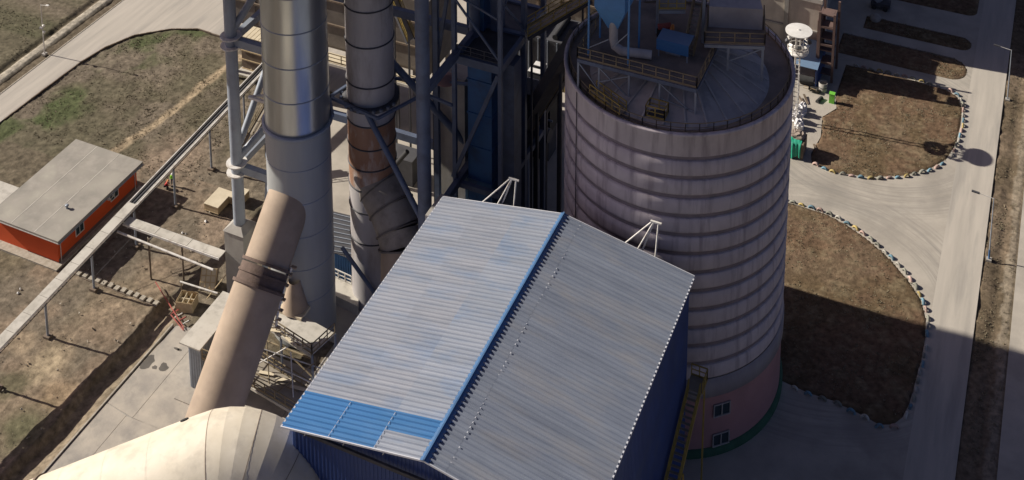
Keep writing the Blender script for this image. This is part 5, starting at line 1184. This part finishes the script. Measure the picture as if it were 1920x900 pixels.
# tarp covered bin, bags, small things
def blob(c, sx_, sy_, sz_, seed, n=12, m=7, rough=.18, boxy=.6):
    mb = MB(); vs = []
    for j in range(m+1):
        ph = math.pi*.5*j/m
        for i in range(n):
            a_ = 2*math.pi*i/n; r = math.cos(ph)**boxy if j < m else 0; k = 1+rough*noise.noise((math.cos(a_)*2+seed, math.sin(a_)*2, ph*3))*2
            vs.append((c[0]+sx_*r*k*math.copysign(abs(math.cos(a_))**.7, math.cos(a_)), c[1]+sy_*r*k*math.copysign(abs(math.sin(a_))**.7, math.sin(a_)), c[2]+sz_*math.sin(ph)**.8*k))
    return mb.add(vs, [(j*n+i, j*n+(i+1) % n, (j+1)*n+(i+1) % n, (j+1)*n+i) for j in range(m) for i in range(n)])
c = gp(1494, 297)
t = thing('covered_bin', 'waste bin half covered by a bright green tarp at the silo edge', 'bin', (c.x, c.y, 0))
x0, x1, y0, y1 = c.x-2.2, c.x+.75, c.y, c.y+2.4
part('bin_body', MB().box(x0, x1, y0, y1, 0, 2.1), 'wooddark', t)
tp = MB(); n = 22; vs = []
for i in range(n+1):
    u = i/n; x = x0-.1+(x1-x0-.2)*u; f = .09*math.sin(u*38)+.05*math.sin(u*17)
    for (yy, zz, k) in ((y0+1.5, 2.25, .3), (y0+.6, 2.22, .4), (y0-.1, 2.12, .6), (y0-.16, 1.5, 1), (y0-.2, .9, 1.3), (y0-.25, .25+.2*math.sin(u*9), 1.6)): vs.append((x, yy+f*k-(0.0), zz+f*.4))
tp.add(vs, [(i*6+j, (i+1)*6+j, (i+1)*6+j+1, i*6+j+1) for i in range(n) for j in range(5)], True); part('tarp', tp, 'tarp', t)
part('heap', blob((c.x-.3, c.y+1.5, 2.1), 1.0, .9, .7, 3, boxy=.8), 'deck', t)
for i, (px, py, s) in enumerate(((1500, 205, .75), (1494, 218, .7), (1498, 232, .62), (1505, 196, .5))):
    c = gp(px, py+8); single('bulk_bag', blob((0+c.x, c.y, 0), s, s*.9, s*1.7, i*3.1, rough=.25), 'bag', ['largest top', 'left middle', 'nearest', 'small far'][i]+' white bulk bag in the pile at the mast foot', 'bag', tuple(c), 'white bulk bags at the mast foot')
c = gp(1560, 192); t = thing('green_cabinet', 'small lime green cabinet standing at the corner of the upper island', 'cabinet', tuple(c))
part('body', MB().box(c.x-.38, c.x+.32, c.y-.3, c.y+.3, 0, 1.35), 'green_box', t); part('lid', MB().box(c.x-.42, c.x+.36, c.y-.34, c.y+.34, 1.35, 1.42), 'green_box', t)
c = gp(1543, 170); t = thing('grey_drum', 'grey open topped drum at the foot of the brown stair tower', 'drum', tuple(c))
part('shell', MB().lathe(tuple(c), [(.55, 0), (.62, 1.3), (.56, 1.3), (.5, .3), (.01, .3)], 20), 'concrete', t); part('hoop', MB().lathe(tuple(c), [(.57, .6), (.64, .62), (.64, .7), (.57, .72)], 20), 'darksteel', t)
c = gp(1524, 172); t = thing('wheelbarrow', 'dark tipped wheelbarrow lying between the drum and the bags', 'wheelbarrow', tuple(c))
part('tub', MB().add([(c.x-.6, c.y-.4, .5), (c.x+.6, c.y-.4, .6), (c.x+.6, c.y+.4, .6), (c.x-.6, c.y+.4, .5), (c.x-.35, c.y-.25, .15), (c.x+.35, c.y-.25, .2), (c.x+.35, c.y+.25, .2), (c.x-.35, c.y+.25, .15)], [(0, 1, 5, 4), (1, 2, 6, 5), (2, 3, 7, 6), (3, 0, 4, 7), (4, 5, 6, 7)]), 'rubber', t)
part('wheel', MB().tube((c.x+.8, c.y-.06, .25), (c.x+.8, c.y+.06, .25), .25, n=14), 'rubber', t)
for s in (-1, 1): part('handle', MB().bar((c.x-1.3, c.y+s*.25, .45), (c.x+.8, c.y+s*.1, .25), .06), 'wood', t)
c = gp(1537, 192); single('tyre_pile', MB().tube((c.x-.3, c.y-.3, .15), (c.x+.1, c.y+.9, .15), .28, n=10), 'rubber', 'black rubber roll on the concrete beside the lime green cabinet', 'roll', tuple(c))
for i, (px, py, dx, dy) in enumerate(((1503, 190, -1.1, 1.2), (1511, 188, -.9, 1.6), (1528, 278, .5, -1.3))):
    c = gp(px, py); single('board', MB().bar((c.x-dx/2, c.y-dy/2, .1), (c.x+dx/2, c.y+dy/2, .3), .3, .05), 'wooddark', ['left loose board', 'right loose board', 'board leaning'][i]+(' behind the white bags' if i < 2 else ' against the green covered bin'), 'board', tuple(c))
# machines in the shade at the top
c = gp(1650, 14); t = thing('mixer_machine', 'dark machine with round drum parked at the end of the shaded plots', 'machine', tuple(c))
part('chassis', MB().box(c.x-1.3, c.x+1.5, c.y-.8, c.y+.8, .4, 1.1), 'darksteel', t); part('drum', MB().tube((c.x-.6, c.y, 1.3), (c.x+.3, c.y, 2.3), .8, .55, 16), 'greysteel', t)
for a_ in (-.8, .9):
    for s in (-1, 1): part('wheel', MB().tube((c.x+a_, c.y+s*.85-.12, .38), (c.x+a_, c.y+s*.85+.12, .38), .38, n=14), 'rubber', t)
c = gp(1641, 37); single('round_bin', MB().lathe(tuple(c), [(.75, 0), (.8, .5), (.6, .75), (.01, .8)], 18), 'concrete', 'round pale bin beside the machine at the shaded plots', 'bin', tuple(c))

# ------------------------------------------------------------------ street lamps
def lamp(x, y, h, arm, lab, blue=False, boxes=False):
    t = thing('street_lamp', lab, 'street lamp', (x, y, 0))
    part('footing', MB().box(x-.3, x+.3, y-.3, y+.3, -.2, .12), 'concrete', t)
    part('pole', MB().tube((x, y, 0), (x, y, h), .085, .05, 10), 'whitesteel' if boxes else 'greysteel', t)
    if blue: part('painted_band', MB().tube((x, y, .12), (x, y, 1.3), .1, n=10), 'duct_blue', t)
    part('arm', MB().tube((x, y, h-.05), (x+arm*.75, y, h+.15), .035, n=6), 'whitesteel', t)
    part('lamp_head', MB().bar((x+arm*.7, y, h+.15), (x+arm*1.1, y, h+.22), .26, .12), 'white' if boxes else 'darksteel', t)
    if boxes:
        for z, s in ((4.1, -1), (4.6, 1), (3.6, 1)): part('loudspeaker', MB().tube((x+s*.08, y-.05, z), (x+s*.38, y-.1, z), .1, .2, 10), 'white', t)
lamp(-131.35, 130.6, 7.8, 1.35, 'white street lamp with loudspeakers beside the upper left road', False, True)
lamp(-3.5, 143.56, 8.0, -2.2, 'grey street lamp with blue painted foot on the median by the junction', True)
lamp(-3.62, 175.55, 7.5, -2.1, 'grey street lamp on the median near the shaded road at top right')
